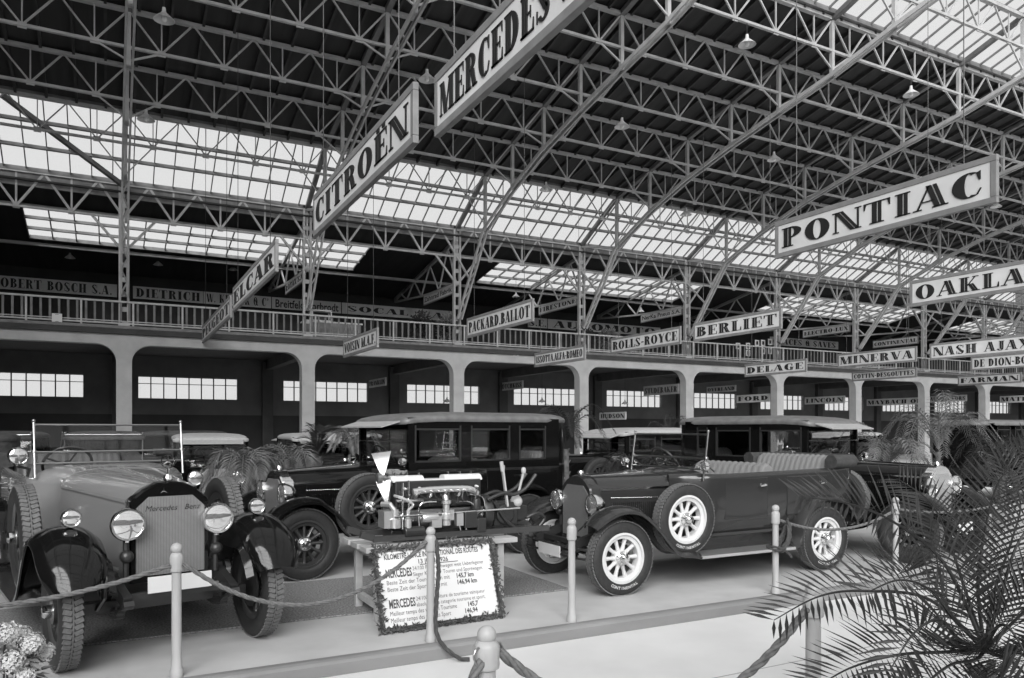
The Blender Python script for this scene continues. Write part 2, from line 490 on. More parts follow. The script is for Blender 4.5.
struct(strip(15.9, 27.2, roof_z).build('ceiling', BOARD))
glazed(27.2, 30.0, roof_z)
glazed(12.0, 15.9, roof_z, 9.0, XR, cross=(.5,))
m = MB(); m.prism([(XL, 12.0, roof_z(12)), (XL, 15.9, roof_z(15.9)), (XL, 15.9, roof_z(15.9) + .06), (XL, 12.0, roof_z(12) + .06)], (9.0 - XL, 0, 0)); struct(m.build('ridge_shade_roof', BOARD))  # unseen boards added to keep light off the left roof trusses
glazed(4.0, 12.0, roof_z, step=1.2, cross=(.33, .66))  # unseen camera-side slope, glazing widened to let in more front light
glazed(-3.2, 4.0, roof_z, step=1.2, cross=(.5,))  # unseen strip glazed in place of boards, also for more front light
glazed(-6.0, -3.2, roof_z, step=1.2, cross=(.5,))
nwin += 1; m = MB()
for i in range(60):
    x = XL + (XR - XL) * i / 59; m.bar((x, -6.1, 3.1), (x, -6.1, 10.5), .12, .12)
for z in (3.1, 5.5, 8, 10.5): m.bar((XL, -6.1, z), (XR, -6.1, z), .12, .12)
w = struct(m.build('window_%d' % nwin, STEELD))
g = MB(); g.box(((XL + XR) / 2, -6.15, 6.8), (XR - XL, .01, 7.4)); g.build('pane', SKYGLASS, w)
m = MB(); m.box(((XL + XR) / 2, 30.02, 10.2), (XR - XL, .08, .62)); struct(m.build('trim_2', STEELD))
# boards' rafters
m = MB()
for i in range(int((XR - XL) / .8)):
    x = XL + .4 + i * .8; m.bar((x, 15.9, roof_z(15.9) - .07), (x, 27.2, roof_z(27.2) - .07), .07, .14)
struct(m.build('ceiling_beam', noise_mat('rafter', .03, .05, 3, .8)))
# gallery roof: boards with glazed fields of two bays
m = MB(); ga, gb = 31.8, 34.7
def gstrip(m, x0, x1, y0, y1, th=.06):
    z0, z1 = groof_z(y0), groof_z(y1)
    m.prism([(x0, y0, z0), (x0, y1, z1), (x0, y1, z1 + th), (x0, y0, z0 + th)], (x1 - x0, 0, 0))
gstrip(m, XL, XR, 29.9, ga); gstrip(m, XL, XR, gb, DB + .1)
fields = [(-2.75, 10.0), (16.3, 28.9), (35.5, 48.2), (54.6, 66)]
xx = XL
for a, b in fields: gstrip(m, xx, a, ga, gb); xx = b
gstrip(m, xx, XR, ga, gb)
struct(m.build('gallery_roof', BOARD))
for a, b in fields: glazed(ga, gb, groof_z, a, b, .8, (.33, .66), .04)

# ---- steelwork
LOW = [(29.7, 6.5), (27.2, 9.7), (24.9, 10.65), (22.6, 11.35), (20.3, 11.85), (18.1, 12.25), (16.0, 12.6), (13.9, 13.1), (12.0, 13.5)]
for k, x in enumerate(XS):
    m = MB()
    for dx in (-.09, .09):
        for p, q in zip(LOW, LOW[1:]): m.bar((x + dx, p[0], p[1]), (x + dx, q[0], q[1]), .06, .12)
    # lacing of the knee
    a, b = LOW[0], LOW[1]
    for i in range(9):
        t0, t1 = i / 9, (i + 1) / 9; s = .09 if i % 2 else -.09
        m.bar((x + s, a[0] + (b[0] - a[0]) * t0, a[1] + (b[1] - a[1]) * t0), (x - s, a[0] + (b[0] - a[0]) * t1, a[1] + (b[1] - a[1]) * t1), .04)
    struct(m.build('roof_beam', STEEL)); m = MB()
    up = [(30, 10.4), (27.2, 11.88), (15.9, roof_z(15.9) - .12), (12, roof_z(12) - .12)]
    for p, q in zip(up, up[1:]): m.bar((x, p[0], p[1]), (x, q[0], q[1]), .16, .14)
    for p, q in zip(up[1:], up[2:]): m.bar((x, 24 - p[0], p[1]), (x, 24 - q[0], q[1]), .16, .14)
    m.bar((x, -3.2, 11.88), (x, -6, 10.4), .16, .14)
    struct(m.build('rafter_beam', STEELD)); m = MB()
    lw = [(24 - p[0], p[1]) for p in LOW]
    for p, q in zip(lw, lw[1:]): m.bar((x, p[0], p[1]), (x, q[0], q[1]), .2, .12)
    for (y, z) in LOW[1:-1]:
        m.bar((x, y, z), (x, y, roof_z(y) - .1), .11, .11); m.bar((x, 24 - y, z), (x, 24 - y, roof_z(y) - .1), .11, .11)
    m.bar((x, 30, 10.35), (x, 27.2, 9.72), .09); m.bar((x, 30, 9.2), (x, 28.6, 7.95), .07)
    struct(m.build('truss_beam', STEEL))
    m = MB()                         # lattice stanchion on the gallery front
    for dx in (-.13, .13): m.box((x + dx, D0, (ZDECK + 10.5) / 2), (.08, .16, 10.5 - ZDECK))
    z = ZDECK + .2
    while z < 10.3: m.box((x, D0, z), (.26, .05, .16)); z += .52
    m.box((x, D0, ZDECK + .08), (.36, .36, .2))
    for s in (-1, 1):                # knees to the longitudinal girder
        m.bar((x, D0, 8.0), (x + s * 1.0, D0, 9.2), .08); m.bar((x, D0, 6.6), (x, D0 - .35, 6.4), .06)
    struct(m.build('roof_pillar', STEEL))
    m = MB()                         # gallery roof truss
    m.bar((x, 30, 9.95), (x, 38, groof_z(38) - .08), .12, .14)
    lo = [(30, 8.0), (32, 8.05), (34.2, 8.15), (36.2, 8.3), (38, 8.45)]
    for p, q in zip(lo, lo[1:]): m.bar((x, p[0], p[1]), (x, q[0], q[1]), .09)
    for i in range(4):
        p, q = lo[i], lo[i + 1]; ym = (p[0] + q[0]) / 2
        m.bar((x, p[0], p[1]), (x, ym, groof_z(ym) - .1), .06); m.bar((x, ym, groof_z(ym) - .1), (x, q[0], q[1]), .06)
    struct(m.build('gallery_roof_beam', STEEL))
def lattice(y, zt, zb, per=4, knee=None, w=.055, up_v=True):
    m = MB()
    m.bar((XL, y, zt), (XR, y, zt), .14, .10); m.bar((XL, y, zb), (XR, y, zb), .09, .07)
    for k in range(len(XS) - 1):
        a = XS[k]; st = BAY / per
        for i in range(per):
            tl, tr, mid = a + st * i, a + st * (i + 1), a + st * (i + .5)
            if up_v: m.bar((tl, y, zt), (mid, y, zb), w); m.bar((mid, y, zb), (tr, y, zt), w); m.bar((mid, y, zb), (mid, y, zt), w * .8)
            else:
                m.bar((tl, y, zb), (mid, y, zt), w); m.bar((mid, y, zt), (tr, y, zb), w)
                m.bar((tl, y, zb), (tl, y, zt), w * .8)
            m.box(((mid if up_v else tl), y, zb), (.2, .03, .16))
        if knee is not None:
            m.bar((a + st * .5, y, zb), (a, y, knee + .2), w); m.bar((a + BAY - st * .5, y, zb), (a + BAY, y, knee + .2), w)
    return m
struct(lattice(D0, 10.38, 9.2, 4, None, .075, False).build('girder_beam', STEEL))
for y, zl in LOW[1:-1]:
    zt = roof_z(y) - .12
    struct(lattice(y, zt, zt - .98, 4, zl, .034 if y > 27 else .046).build('purlin_beam', STEEL))
m = MB(); m.bar((XS[0], 35, 9.02), (XR, 35, 9.02), .14, .12); m.bar((XS[0], 31.5, 9.62), (XR, 31.5, 9.62), .12, .12); struct(m.build('gallery_beam', STEEL))
m = MB(); m.bar((X0 - 3.3, 27.3, 11.8), (X0, 29.9, 10.3), .14, .14); struct(m.build('brace_beam', STEELD))

# ---- balustrade
rl = thing('railing', 'long iron balustrade along the front edge of the upper gallery', 'railing', (0, D0 - .15, 5.37))
m = MB(); m.bar((XS[1] - 3, 0, .86), (XS[-1], 0, .86), .07, .06); m.build('top_rail', STEEL, rl)
m = MB(); m.bar((XS[1] - 3, 0, .10), (XS[-1], 0, .10), .05, .05); m.bar((XS[1] - 3, 0, .18), (XS[-1], 0, .18), .03, .03); m.build('bottom_rail', STEEL, rl)
m = MB(); x = XS[1] - 3
while x < XS[-1]: m.box((x, 0, .48), (.07, .02, .74)); x += .265
o = m.build('baluster', STEELD, rl); o['kind'] = 'stuff'
x = XS[1] - 3 + .1
while x < XS[-1]:
    m = MB(); m.box((x, 0, .43), (.06, .06, .90)); m.build('post', STEEL, rl); x += BAY / 4

# ---- pendant lamps
def lamp_proto(name, label, cord):
    t = thing(name, label, 'lamp', (0, 0, 0), 0, 'pendant lamps hung from the roof trusses')
    m = MB(); m.tube([(0, 0, .16), (0, 0, cord)], .012, 6); m.build('cord', DARKMETAL, t)
    m = MB(); m.lathe([(.0, .30), (.04, .30), (.05, .2), (.07, .17), (.10, .14), (.20, .05), (.25, 0), (.24, -.005), (.19, .04), (.09, .12), (.0, .13)], 24); m.build('shade', WHITEMETAL, t, True)
    m = MB(); m.ball((0, 0, .03), .07, 12, 8, (1, 1, 1.2)); m.build('bulb', mat('lamp_bulb', .8, .1), t, True)
    return t
LAMPS = [(164, 20, 20.3, 'by the first column bay, near the top left corner'), (427, 80, 20.3, 'just left of the largest hanging sign'),
         (622, 127, 20.3, 'midway between the largest sign and the P to C sign'), (774, 160, 20.3, 'above the left end of the P to C sign'),
         (996, 207, 20.3, 'at the right end of the P to C sign'), (747, 45, 16.0, 'nearest the top edge, left of the ridge glazing'),
         (911, 95, 16.0, 'under the lower edge of the ridge glazing'), (146, 120, 24.9, 'dark against the left part of the glazed strip'),
         (546, 190, 24.9, 'against the glazed strip, left one of two over the middle'), (686, 215, 24.9, 'against the glazed strip above the two R word sign')]
lp = None
for px, py, y, where in LAMPS:
    p = at_y(px, py, y); zt = roof_z(y) - 1.1
    t = lp if lp is None else copy_tree(lp)
    if lp is None: lp = t = lamp_proto('pendant_lamp', '', 1.6)
    t.location = (p.x, p.y, p.z); t['label'] = 'white pendant lamp ' + where
    sc = max(.5, (zt - p.z)) / 1.6
    for ch in t.children:
        if ch.name.startswith('cord'): ch.scale = (1, 1, sc)
GL = [(70, 258, 36, 'left of the first lattice post'), (158, 265, 36, 'just right of the first lattice post'), (233, 270, 36, 'left of the E to R sign'),
      (369, 270, 36, 'above the wide lettered S board'), (516, 297, 33, 'above the sign divided by a full stop'), (641, 312, 34, 'above the mixed case board')]
for px, py, y, where in GL:
    p = at_y(px, py, y); t = copy_tree(lp); t.location = p; t.scale = (.8, .8, .8)
    t['label'] = 'small gallery lamp ' + where; t['group'] = 'pendant lamps over the gallery'
    for ch in t.children:
        if ch.name.startswith('cord'): ch.scale = (1, 1, max(.5, groof_z(y) - p.z) / 1.6 / .8)
UL = [(447, 402, 34, 'left of the third arcade pillar'), (542, 402, 34, 'right of the third arcade pillar'), (625, 404, 34, 'right of the fourth arcade pillar')]
for px, py, y, where in UL:
    p = at_y(px, py, y); t = copy_tree(lp); t.location = p; t.scale = (.8, .8, .8)
    t['label'] = 'small pendant lamp under the gallery ' + where; t['group'] = 'pendant lamps under the gallery'
    for ch in t.children:
        if ch.name.startswith('cord'): ch.scale = (1, 1, (5.05 - p.z) / 1.6 / .8)

# ---- hanging name boards (faces towards -x, reading from the far end to the near end)
def sign(text, X, ya, yb, zb, H, label, group, inline=True, face=SIGNFACE, frame=SIGNFRAME, fw=.09, plain=False, wires=5.5, th=.07, top=None, pad=.16, fill=.70):
    L = ya - yb
    t = thing('hanging_sign', label, 'sign', (X, ya, zb), -PI / 2, group)     # local x runs from the far end towards the camera
    m = MB(); m.box((L / 2, 0, H / 2), (L - 2 * fw, th * .7, H - 2 * fw)); m.build('panel', face, t)
    m = MB()
    for z in (fw / 2, H - fw / 2): m.box((L / 2, 0, z), (L, th, fw))
    for x in (fw / 2, L - fw / 2): m.box((x, 0, H / 2), (fw, th, H - 2 * fw))
    m.build('frame', frame, t, bevel=.008)
    ih = H - 2 * fw; iw = L - 2 * fw
    lh = ih * fill; lw = iw - 2 * pad * ih
    if plain:
        m = plain_text([(text, 0, 0, 1, 1, .02)], .004)
        w = max(v[0] for v in m.v); m.v = [(v[0] / w * lw, v[1], v[2] / .72 * lh) for v in m.v]
    else: m = lettering(text, lw, lh, inline)
    m.xf(T(fw + pad * ih, -th * .35, fw + ih * (1 - fill) * .5)); m.build('lettering', INK, t)
    for x in (L * .12, L * .88):
        if wires: m = MB(); m.tube([(x, 0, H), (x, 0, (top - zb) if top else H + wires)], .008, 5); m.build('wire', DARKMETAL, t)
    return t
G1 = 'maker name boards hanging high in the nave'; G2 = 'maker name boards hanging in front of the arcade'
def far(X, px): return X / ratio(px)
B0 = 4.94
def nave(text, X, pl, pr, H=.66, zb=B0, label='', group=G1, **kw):
    ya = far(X, pl); yb = far(X, pr) if pr < 1400 else ya - pr / 1000
    return sign(text, X, ya, yb, zb, H, label, group, top=roof_z(max(yb, 12)) - 1.4 if zb > 4.5 else 9.5, **kw)
nave('MERCEDÉS-BENZ', 3.22, 437, 672, .68, 5.0, 'largest hanging sign, cut by the top edge, its word starting with M')
nave('CITROËN', 3.0, 315, 416, .68, 4.93, 'grey framed hanging sign with a seven letter word from C to N')
nave('ELCAR', 2.98, 234, 277, .66, B0, 'hanging sign with a five letter word from E to R')
nave('PEUGEOT', 3.0, 203, 231, .62, 4.9, 'narrow faintly lettered hanging sign overlapping the rail beside the E to R sign', inline=False)
nave('PONTIAC', 11.0, 776, 998, .68, B0, 'wide hanging sign with a seven letter word from P to C')
nave('PACKARD.BALLOT', 11.0, 467.5, 533.5, .68, B0, 'hanging sign with a P word and a B word divided by a full stop', inline=False)
nave('OAKLAND', 18.4, 910, 1090, .68, B0, 'hanging sign cut by the right edge with a word starting with O')
nave('ROLLS-ROYCE', 18.7, 611, 681, .66, B0, 'hanging sign with two five letter R words joined by a hyphen')
nave('BERLIET', 18.7, 694, 782, .66, B0, 'hanging sign with a seven letter word from B to T')
nave('MINERVA', 33.2, 838, 917, .72, B0, 'hanging sign with a seven letter word from M to A')
nave('NASH AJAX', 33.2, 930, 1036, .74, B0, 'hanging sign with two four letter words starting with N and A')
nave('DE DION-BOUTON', 41.0, 971, 1060, .74, B0, 'hanging sign cut by the right edge whose lettering starts with DE', inline=False)
nave('VOISIN M.A.F.', 7.05, 344, 378, .60, 4.2, 'small hanging sign before the arcade, left of the second open arch', G2, inline=False)
nave('ISSOTTA.ALFA-ROMEO', 15.0, 535, 585.5, .56, 4.25, 'hanging sign with crowded narrow letters ending in O beside the fourth pillar', G2, inline=False)
nave('DELAGE', 26.5, 745, 807, .58, 4.25, 'hanging sign with a six letter word from D to E', G2)
nave('COTTIN-DESGOUTTES', 34.3, 852, 917, .5, 4.28, 'hanging sign with a long hyphenated name just below the M to A sign', G2, inline=False)
nave('FARMAN', 42.6, 958, 1022, .56, 4.25, 'hanging sign with a six letter word from F to N', G2, inline=False)
# boards set across the gallery beside the lattice posts
G3 = 'accessory boards across the gallery'
def cross(text, X, pl, label, plain=False, face=SIGNOLD, zb=7.65, H=.5, yb=30.35):
    return sign(text, X, far(X, pl), yb, zb, H, label, G3, False, face, fw=.05, plain=plain, wires=0, fill=.56)
cross('ROTAX S.A.', XS[3], 286, 'small pale board across the gallery at the second lattice post')
cross('Zahnrad Fabrik', XS[4], 424, 'grey board across the gallery at the third lattice post', True)
cross('FIRESTONE', XS[5], 539, 'board across the gallery with a nine letter word from F to E')
cross('NerKa Pneus S.A.', XS[6], 641, 'board across the gallery in mixed case letters above the two R word sign', True)
cross('ELECTRO-LUX', XS[8], 803, 'board across the gallery with a hyphenated word from E to X', False, SIGNFACE, 7.55)
cross('CONTINENTAL', XS[9], 873, 'board across the gallery with an eleven letter word from C to L', False, SIGNFACE, 7.2)
# fascia boards on the rear wall of the gallery (facing the camera side)
G4 = 'exhibitor boards along the rear wall of the gallery'
def wallsign(text, pl, pr, label, zb=7.62, H=.55, plain=False, Y=37.85, face=SIGNOLD, ink=INK, fill=.7):
    xa, xb = ratio(pl) * Y, ratio(pr) * Y; L = xb - xa
    t = thing('wall_sign', label, 'sign', (xa, Y, zb), 0, G4)
    m = MB(); m.box((L / 2, 0, H / 2), (L, .05, H)); m.build('panel', face, t)
    lw = L * .92
    if plain:
        m = plain_text([(text, 0, 0, 1, 1, .02)], .004); w = max(v[0] for v in m.v)
        m.v = [(v[0] / w * lw, v[1], v[2] / .72 * H * fill) for v in m.v]
    else: m = lettering(text, lw, H * fill, False)
    m.xf(T(L * .04, -.026, H * (1 - fill) / 2)); m.build('lettering', ink, t)
    return t
wallsign('ROBERT BOSCH S.A.', -14, 117, 'long board on the gallery rear wall cut by the left edge')
wallsign('DIETRICH', 133, 203, 'board on the gallery with an eight letter word from D to H')
wallsign('W. KELLER & C°', 203.5, 271, 'partly hidden wall board behind the E to R sign')
wallsign('Breitfeld Vorbrodt', 272, 341, 'wall board in lower case letters right of the E to R sign', plain=True)
wallsign('SOCAL S.A.', 342, 452, 'wall board with wide letters starting with S left of the third lattice post', fill=.5)
wallsign('S.E.', 528, 547, 'short wall board at the right end of the full stop divided sign')
wallsign('AUTOMOTO', 548, 660, 'wall board starting with A across the fourth lattice post')
wallsign('GLACES & SAVES', 770, 838, 'wall board seen right of the B to T sign')
# boards under the gallery
G5 = 'maker boards hanging under the gallery'
def under(text, X, pl, pr, py, H, label, face=SIGNFACE, plain=False, frame=None):
    ya, yb = far(X, pl), far(X, pr)
    d = FX * X + FY * ya; zb = H0 + (430 - py) * d / F
    return sign(text, X, ya, yb, zb, H, label, G5, False, face, frame or face, fw=.02, plain=plain, wires=0, fill=.62, pad=.2)
under('FORD', 32.6, 737, 770, 403, .45, 'white board under the gallery with a four letter word from F to D')
under('LINCOLN', 39.2, 805, 845, 404.5, .45, 'white board under the gallery with a seven letter word from L to N')
under('MAYBACH OL', 46.0, 867, 923, 406, .45, 'board under the gallery next right of the L to N board', SIGNOLD)
under('LAURIN DVORS', 52.0, 926, 967, 402.5, .45, 'grey board under the gallery just below the F to N sign', SIGNOLD)
under('MATHIS', 57.5, 1000, 1040, 403, .5, 'grey board under the gallery cut by the right edge', SIGNOLD)
under('FRANKLIN', 11.4, 369.5, 386, 388, .38, 'small grey board in the third arch', SIGNOLD)
under('HOTCHKISS', 19.4, 499, 523, 391, .44, 'small grey board in the fourth arch', SIGNOLD)
under('STUDEBAKER', 24.8, 644, 679, 396, .5, 'dark board in the arch below the two R word sign', SIGNFRAME)
under('HUDSON', 24.6, 600, 626, 420, .42, 'low white board behind the dark saloon roofs', SIGNFACE)
under('OVERLAND', 32.0, 707, 736, 393, .36, 'small grey board just left of the F to D board', SIGNOLD)
# ============================================================ MOTOR CARS  (x forward, y left, z up; origin on the ground under the front axle)
def rrect(w, h, r, n=4, cx=0, cy=0):
    pts = []
    for (sx, sy, a0) in ((1, 1, 0), (-1, 1, 90), (-1, -1, 180), (1, -1, 270)):
        for i in range(n + 1):
            a = rad(a0 + 90 * i / n)
            pts.append((cx + sx * (w / 2 - r) + r * cos(a), cy + sy * (h / 2 - r) + r * sin(a)))
    return pts

def make_wheel(parent, loc, r, tw, mats, steer=0, name='wheel', lugs=True, spokes=12, face=1, lean=0, text=False):
    """tyre mesh carrying rim, hub; axis along y, outer face towards face*y."""
    k = .66
    prof = [(r * k, -tw * .36), (r * (k + .08), -tw * .5), (r * .88, -tw * .5), (r * .965, -tw * .40), (r, -tw * .16), (r, tw * .16),
            (r * .965, tw * .40), (r * .88, tw * .5), (r * (k + .08), tw * .5), (r * k, tw * .36)]
    m = MB(); m.ringlathe(prof, 44, AXY)
    m.cur = 1
    if lugs:
        nl = 64
        for i in range(nl):
            a = 2 * PI * i / nl
            for s in (-1, 1):
                aa = a + (0 if s > 0 else PI / nl)
                Mx = R(-aa, 'Y') @ T(r * .998, s * tw * .23, 0) @ R(s * .35, 'X')
                m.box((0, 0, 0), (.011, tw * .36, 2 * PI * r / nl * .80), None); m.xf(Mx, len(m.v) - 8)
        m.ringlathe([(r + .004, -tw * .035), (r + .008, -tw * .03), (r + .008, tw * .03), (r + .004, tw * .035), (r * .99, 0)], 44, AXY)
    o = m.build(name, [RUBBER, TREAD], parent, True, loc, (lean, 0, steer))
    rim = MB(); ri = r * k
    rim.ringlathe([(ri * 1.05, -tw * .40), (ri * 1.05, tw * .42), (ri * .96, tw * .44), (ri * .94, tw * .30), (ri * .80, tw * .26), (ri * .80, -tw * .26), (ri * .94, -tw * .3)], 40, AXY)
    for i in range(spokes):
        a = 2 * PI * i / spokes; d = V((cos(a), 0, sin(a)))
        p, q = d * r * .14, d * ri * .82
        pts = [p, p + (q - p) * .5, q]; rim.tube(pts, [.030, .019, .026], 8)
    rim.lathe([(0, -tw * .42), (r * .22, -tw * .42), (r * .22, tw * .16), (r * .17, tw * .24), (0, tw * .24)], 24, AXY)
    rim.build('rim', mats[0], o, True)
    dr = MB(); M2 = AXY if face > 0 else R(PI / 2, 'X')
    dr.lathe([(0, -.42 * tw), (ri * .62, -.42 * tw), (ri * .62, -.3 * tw), (0, -.3 * tw)], 28, M2); dr.build('brake_drum', DARKMETAL, o, True)
    h = MB(); h.lathe([(.075, tw * .24), (.075, tw * .34), (.05, tw * .42), (.048, tw * .72), (.035, tw * .82), (0, tw * .84)], 18, M2)
    for i in range(6):
        a = 2 * PI * i / 6; h.box((.062 * cos(a), face * tw * .36, .062 * sin(a)), (.018, .02, .018))
    h.build('hub_cap', mats[1], o, True)
    if text:
        word = 'CONTINENTAL'; tm = MB(); n = len(word); rr = r * .80
        for i, ch in enumerate(word):
            g = plain_text([(ch, -.011, 0, .042, 1, .001)], .003)
            mx = (min(v[0] for v in g.v) + max(v[0] for v in g.v)) / 2; g.v = [(v[0] - mx, v[1], v[2]) for v in g.v]
            a = (i - (n - 1) / 2) * .105
            g.xf(R(-a, 'Y') @ T(0, 0, -rr - .012)); tm.add(g.v, g.f)
        if face > 0: tm.xf(R(PI, 'Z'))
        tm.xf(T(0, face * (tw * .5 + .001), 0)); tm.build('tyre_lettering', WHITEWHEEL, o)
    return o

def strip_section(w, crown, th, n=8, inner=0.0, outer=0.0, side=1):
    """fender cross-section in (lateral, normal): a crowned strip, closed outline; inner/outer lips hang down."""
    top = []; 
    for i in range(n + 1):
        u = -1 + 2 * i / n
        top.append((u * w / 2, crown * (1 - abs(u) ** 2.4)))
    lipo = [(w / 2, -outer)] if outer else []
    lipi = [(-w / 2, -inner)] if inner else []
    up = lipi + top + lipo
    dn = [(x * (1 - 2 * th / w), y - th) for x, y in reversed(top)]
    if outer: dn = [(w / 2 - th, -outer)] + dn
    if inner: dn = dn + [(-w / 2 + th, -inner)]
    return up + dn

def sweep(m, path, secf, y, side):
    """path [(x,z)], secf(t)->section; lateral axis along +y*side, normal = left of travel."""
    secs = []; n = len(path); L = [0]
    for p, q in zip(path, path[1:]): L.append(L[-1] + math.hypot(q[0] - p[0], q[1] - p[1]))
    for i, (x, z) in enumerate(path):
        a = path[max(0, i - 1)]; b = path[min(n - 1, i + 1)]
        tx, tz = b[0] - a[0], b[1] - a[1]; l = math.hypot(tx, tz); tx /= l; tz /= l
        nx, nz = tz, -tx
        secs.append([(x + nx * v, y + side * u, z + nz * v) for u, v in secf(L[i] / L[-1])])
    m.loft(secs)

def smooth_path(pts, per=6):
    out = []
    n = len(pts)
    for i in range(n - 1):
        p0 = pts[max(0, i - 1)]; p1 = pts[i]; p2 = pts[i + 1]; p3 = pts[min(n - 1, i + 2)]
        for k in range(per):
            t = k / per
            out.append(tuple(.5 * (2 * b + (c - a) * t + (2 * a - 5 * b + 4 * c - d) * t * t + (3 * b - a - 3 * c + d) * t ** 3) for a, b, c, d in zip(p0, p1, p2, p3)))
    out.append(tuple(pts[-1])); return out

def headlamp(parent, loc, r, name='headlamp', yaw=0, lens=LENS, body=CHROME, post=None):
    m = MB(); pr = [(0, -r * 1.15), (r * .35, -r * 1.08), (r * .7, -r * .8), (r * .92, -r * .35), (r * .98, 0), (r * .98, .02), (r * .9, .02), (r * .85, -r * .2), (r * .5, -r * .6), (0, -r * .7)]
    m.lathe(pr, 28, AXX, False)
    if post: m.tube([(-.03, 0, -r * .9), (-.03, 0, -post)], .018, 8)
    o = m.build(name, body, parent, True, loc, (0, 0, yaw))
    m = MB(); m.ringlathe([(r * 1.02, -.01), (r * 1.06, .01), (r * 1.0, .035), (r * .9, .035), (r * .9, .02)], 32, AXX); m.build('lamp_rim', CHROME, o, True)
    m = MB(); m.lathe([(0, .03 + r * .16), (r * .4, .03 + r * .13), (r * .75, .03 + r * .05), (r * .92, .028)], 28, AXX, False); m.build('lens', lens, o, True)
    return o

def bench(m, x, y0, y1, z, depth, hb, rake=.16, pleats=14, th=.14):
    """pleated seat: cushion and back, x = front of cushion, backwards is -x"""
    ny = pleats * 4
    for part in (0, 1):
        secs = []
        for i in range(ny + 1):
            t = i / ny; y = y0 + (y1 - y0) * t
            e = min(1, min(t, 1 - t) * 10) ; e = .75 + .25 * math.sqrt(max(0, e))
            b = .012 * abs(sin(PI * pleats * t))
            if part == 0:
                sec = [(x, z - .1), (x + b, z + .06), (x - .04, z + .10 * e + b), (x - depth + .05, z + .08 * e + b), (x - depth, z - .1)]
            else:
                xb = x - depth; sec = [(xb + .04 + b, z + .02), (xb - rake * .5 + .05 + b, z + hb * .55), (xb - rake + .03 + b, z + (hb - .03) * (.9 + .1 * e)), (xb - rake - .04, z + hb * (.9 + .1 * e) + b), (xb - rake - .11, z + hb * (.9 + .1 * e) - .05), (xb - .06, z)]
            secs.append([(px, y, pz) for px, pz in sec])
        m.loft(secs)

def plan_outline(xc, wc, xr, wb, rr=.32, swell=.55, n=7):
    """half outline front->rear then round to the other side: list of ((x,y),(nx,ny))"""
    half = []
    for i in range(n + 1):
        t = i / n; x = xc - swell * t
        s = t * t * (3 - 2 * t); half.append((x, wc / 2 + (wb - wc) / 2 * s))
    xs0 = xc - swell; xs1 = xr + rr
    for i in range(1, 9): half.append((xs0 + (xs1 - xs0) * i / 8, wb / 2 - .03 * (i / 8) ** 2))
    yb = wb / 2 - .03
    for i in range(1, 8):
        a = PI / 2 * i / 7; half.append((xs1 - rr * sin(a), yb - rr + rr * cos(a)))
    pts = [(x, -y) for x, y in half] + [(x, y) for x, y in reversed(half)]
    out = []
    for i, p in enumerate(pts):
        a = pts[max(0, i - 1)]; b = pts[min(len(pts) - 1, i + 1)]
        tx, ty = b[0] - a[0], b[1] - a[1]; l = math.hypot(tx, ty) or 1
        out.append((p, (ty / l, -tx / l)))
    return out
def out_normals(ol):
    # make sure normals point away from the centre
    cx = sum(p[0] for p, _ in ol) / len(ol); fixed = []
    for p, nn in ol:
        if p[1] * nn[1] + (p[0] - cx) * nn[0] < 0: nn = (-nn[0], -nn[1])
        fixed.append((p, nn))
    return fixed

def star_ring(r=.045, th=.008, ring=True):
    m = MB()
    if ring: m.ringlathe([(r, -th / 2), (r, th / 2), (r * .86, th / 2), (r * .86, -th / 2)], 28)
    for i in range(3):
        a = PI / 2 + 2 * PI * i / 3
        tip = V((r * .95 * cos(a), r * .95 * sin(a), 0))
        for s in (-1, 1):
            b = V((r * .17 * cos(a + s * PI / 3), r * .17 * sin(a + s * PI / 3), 0))
            m.add([tip, b, (0, 0, th), (0, 0, -th)], [(0, 1, 2), (0, 3, 1), (1, 3, 2), (0, 2, 3)])
    return m

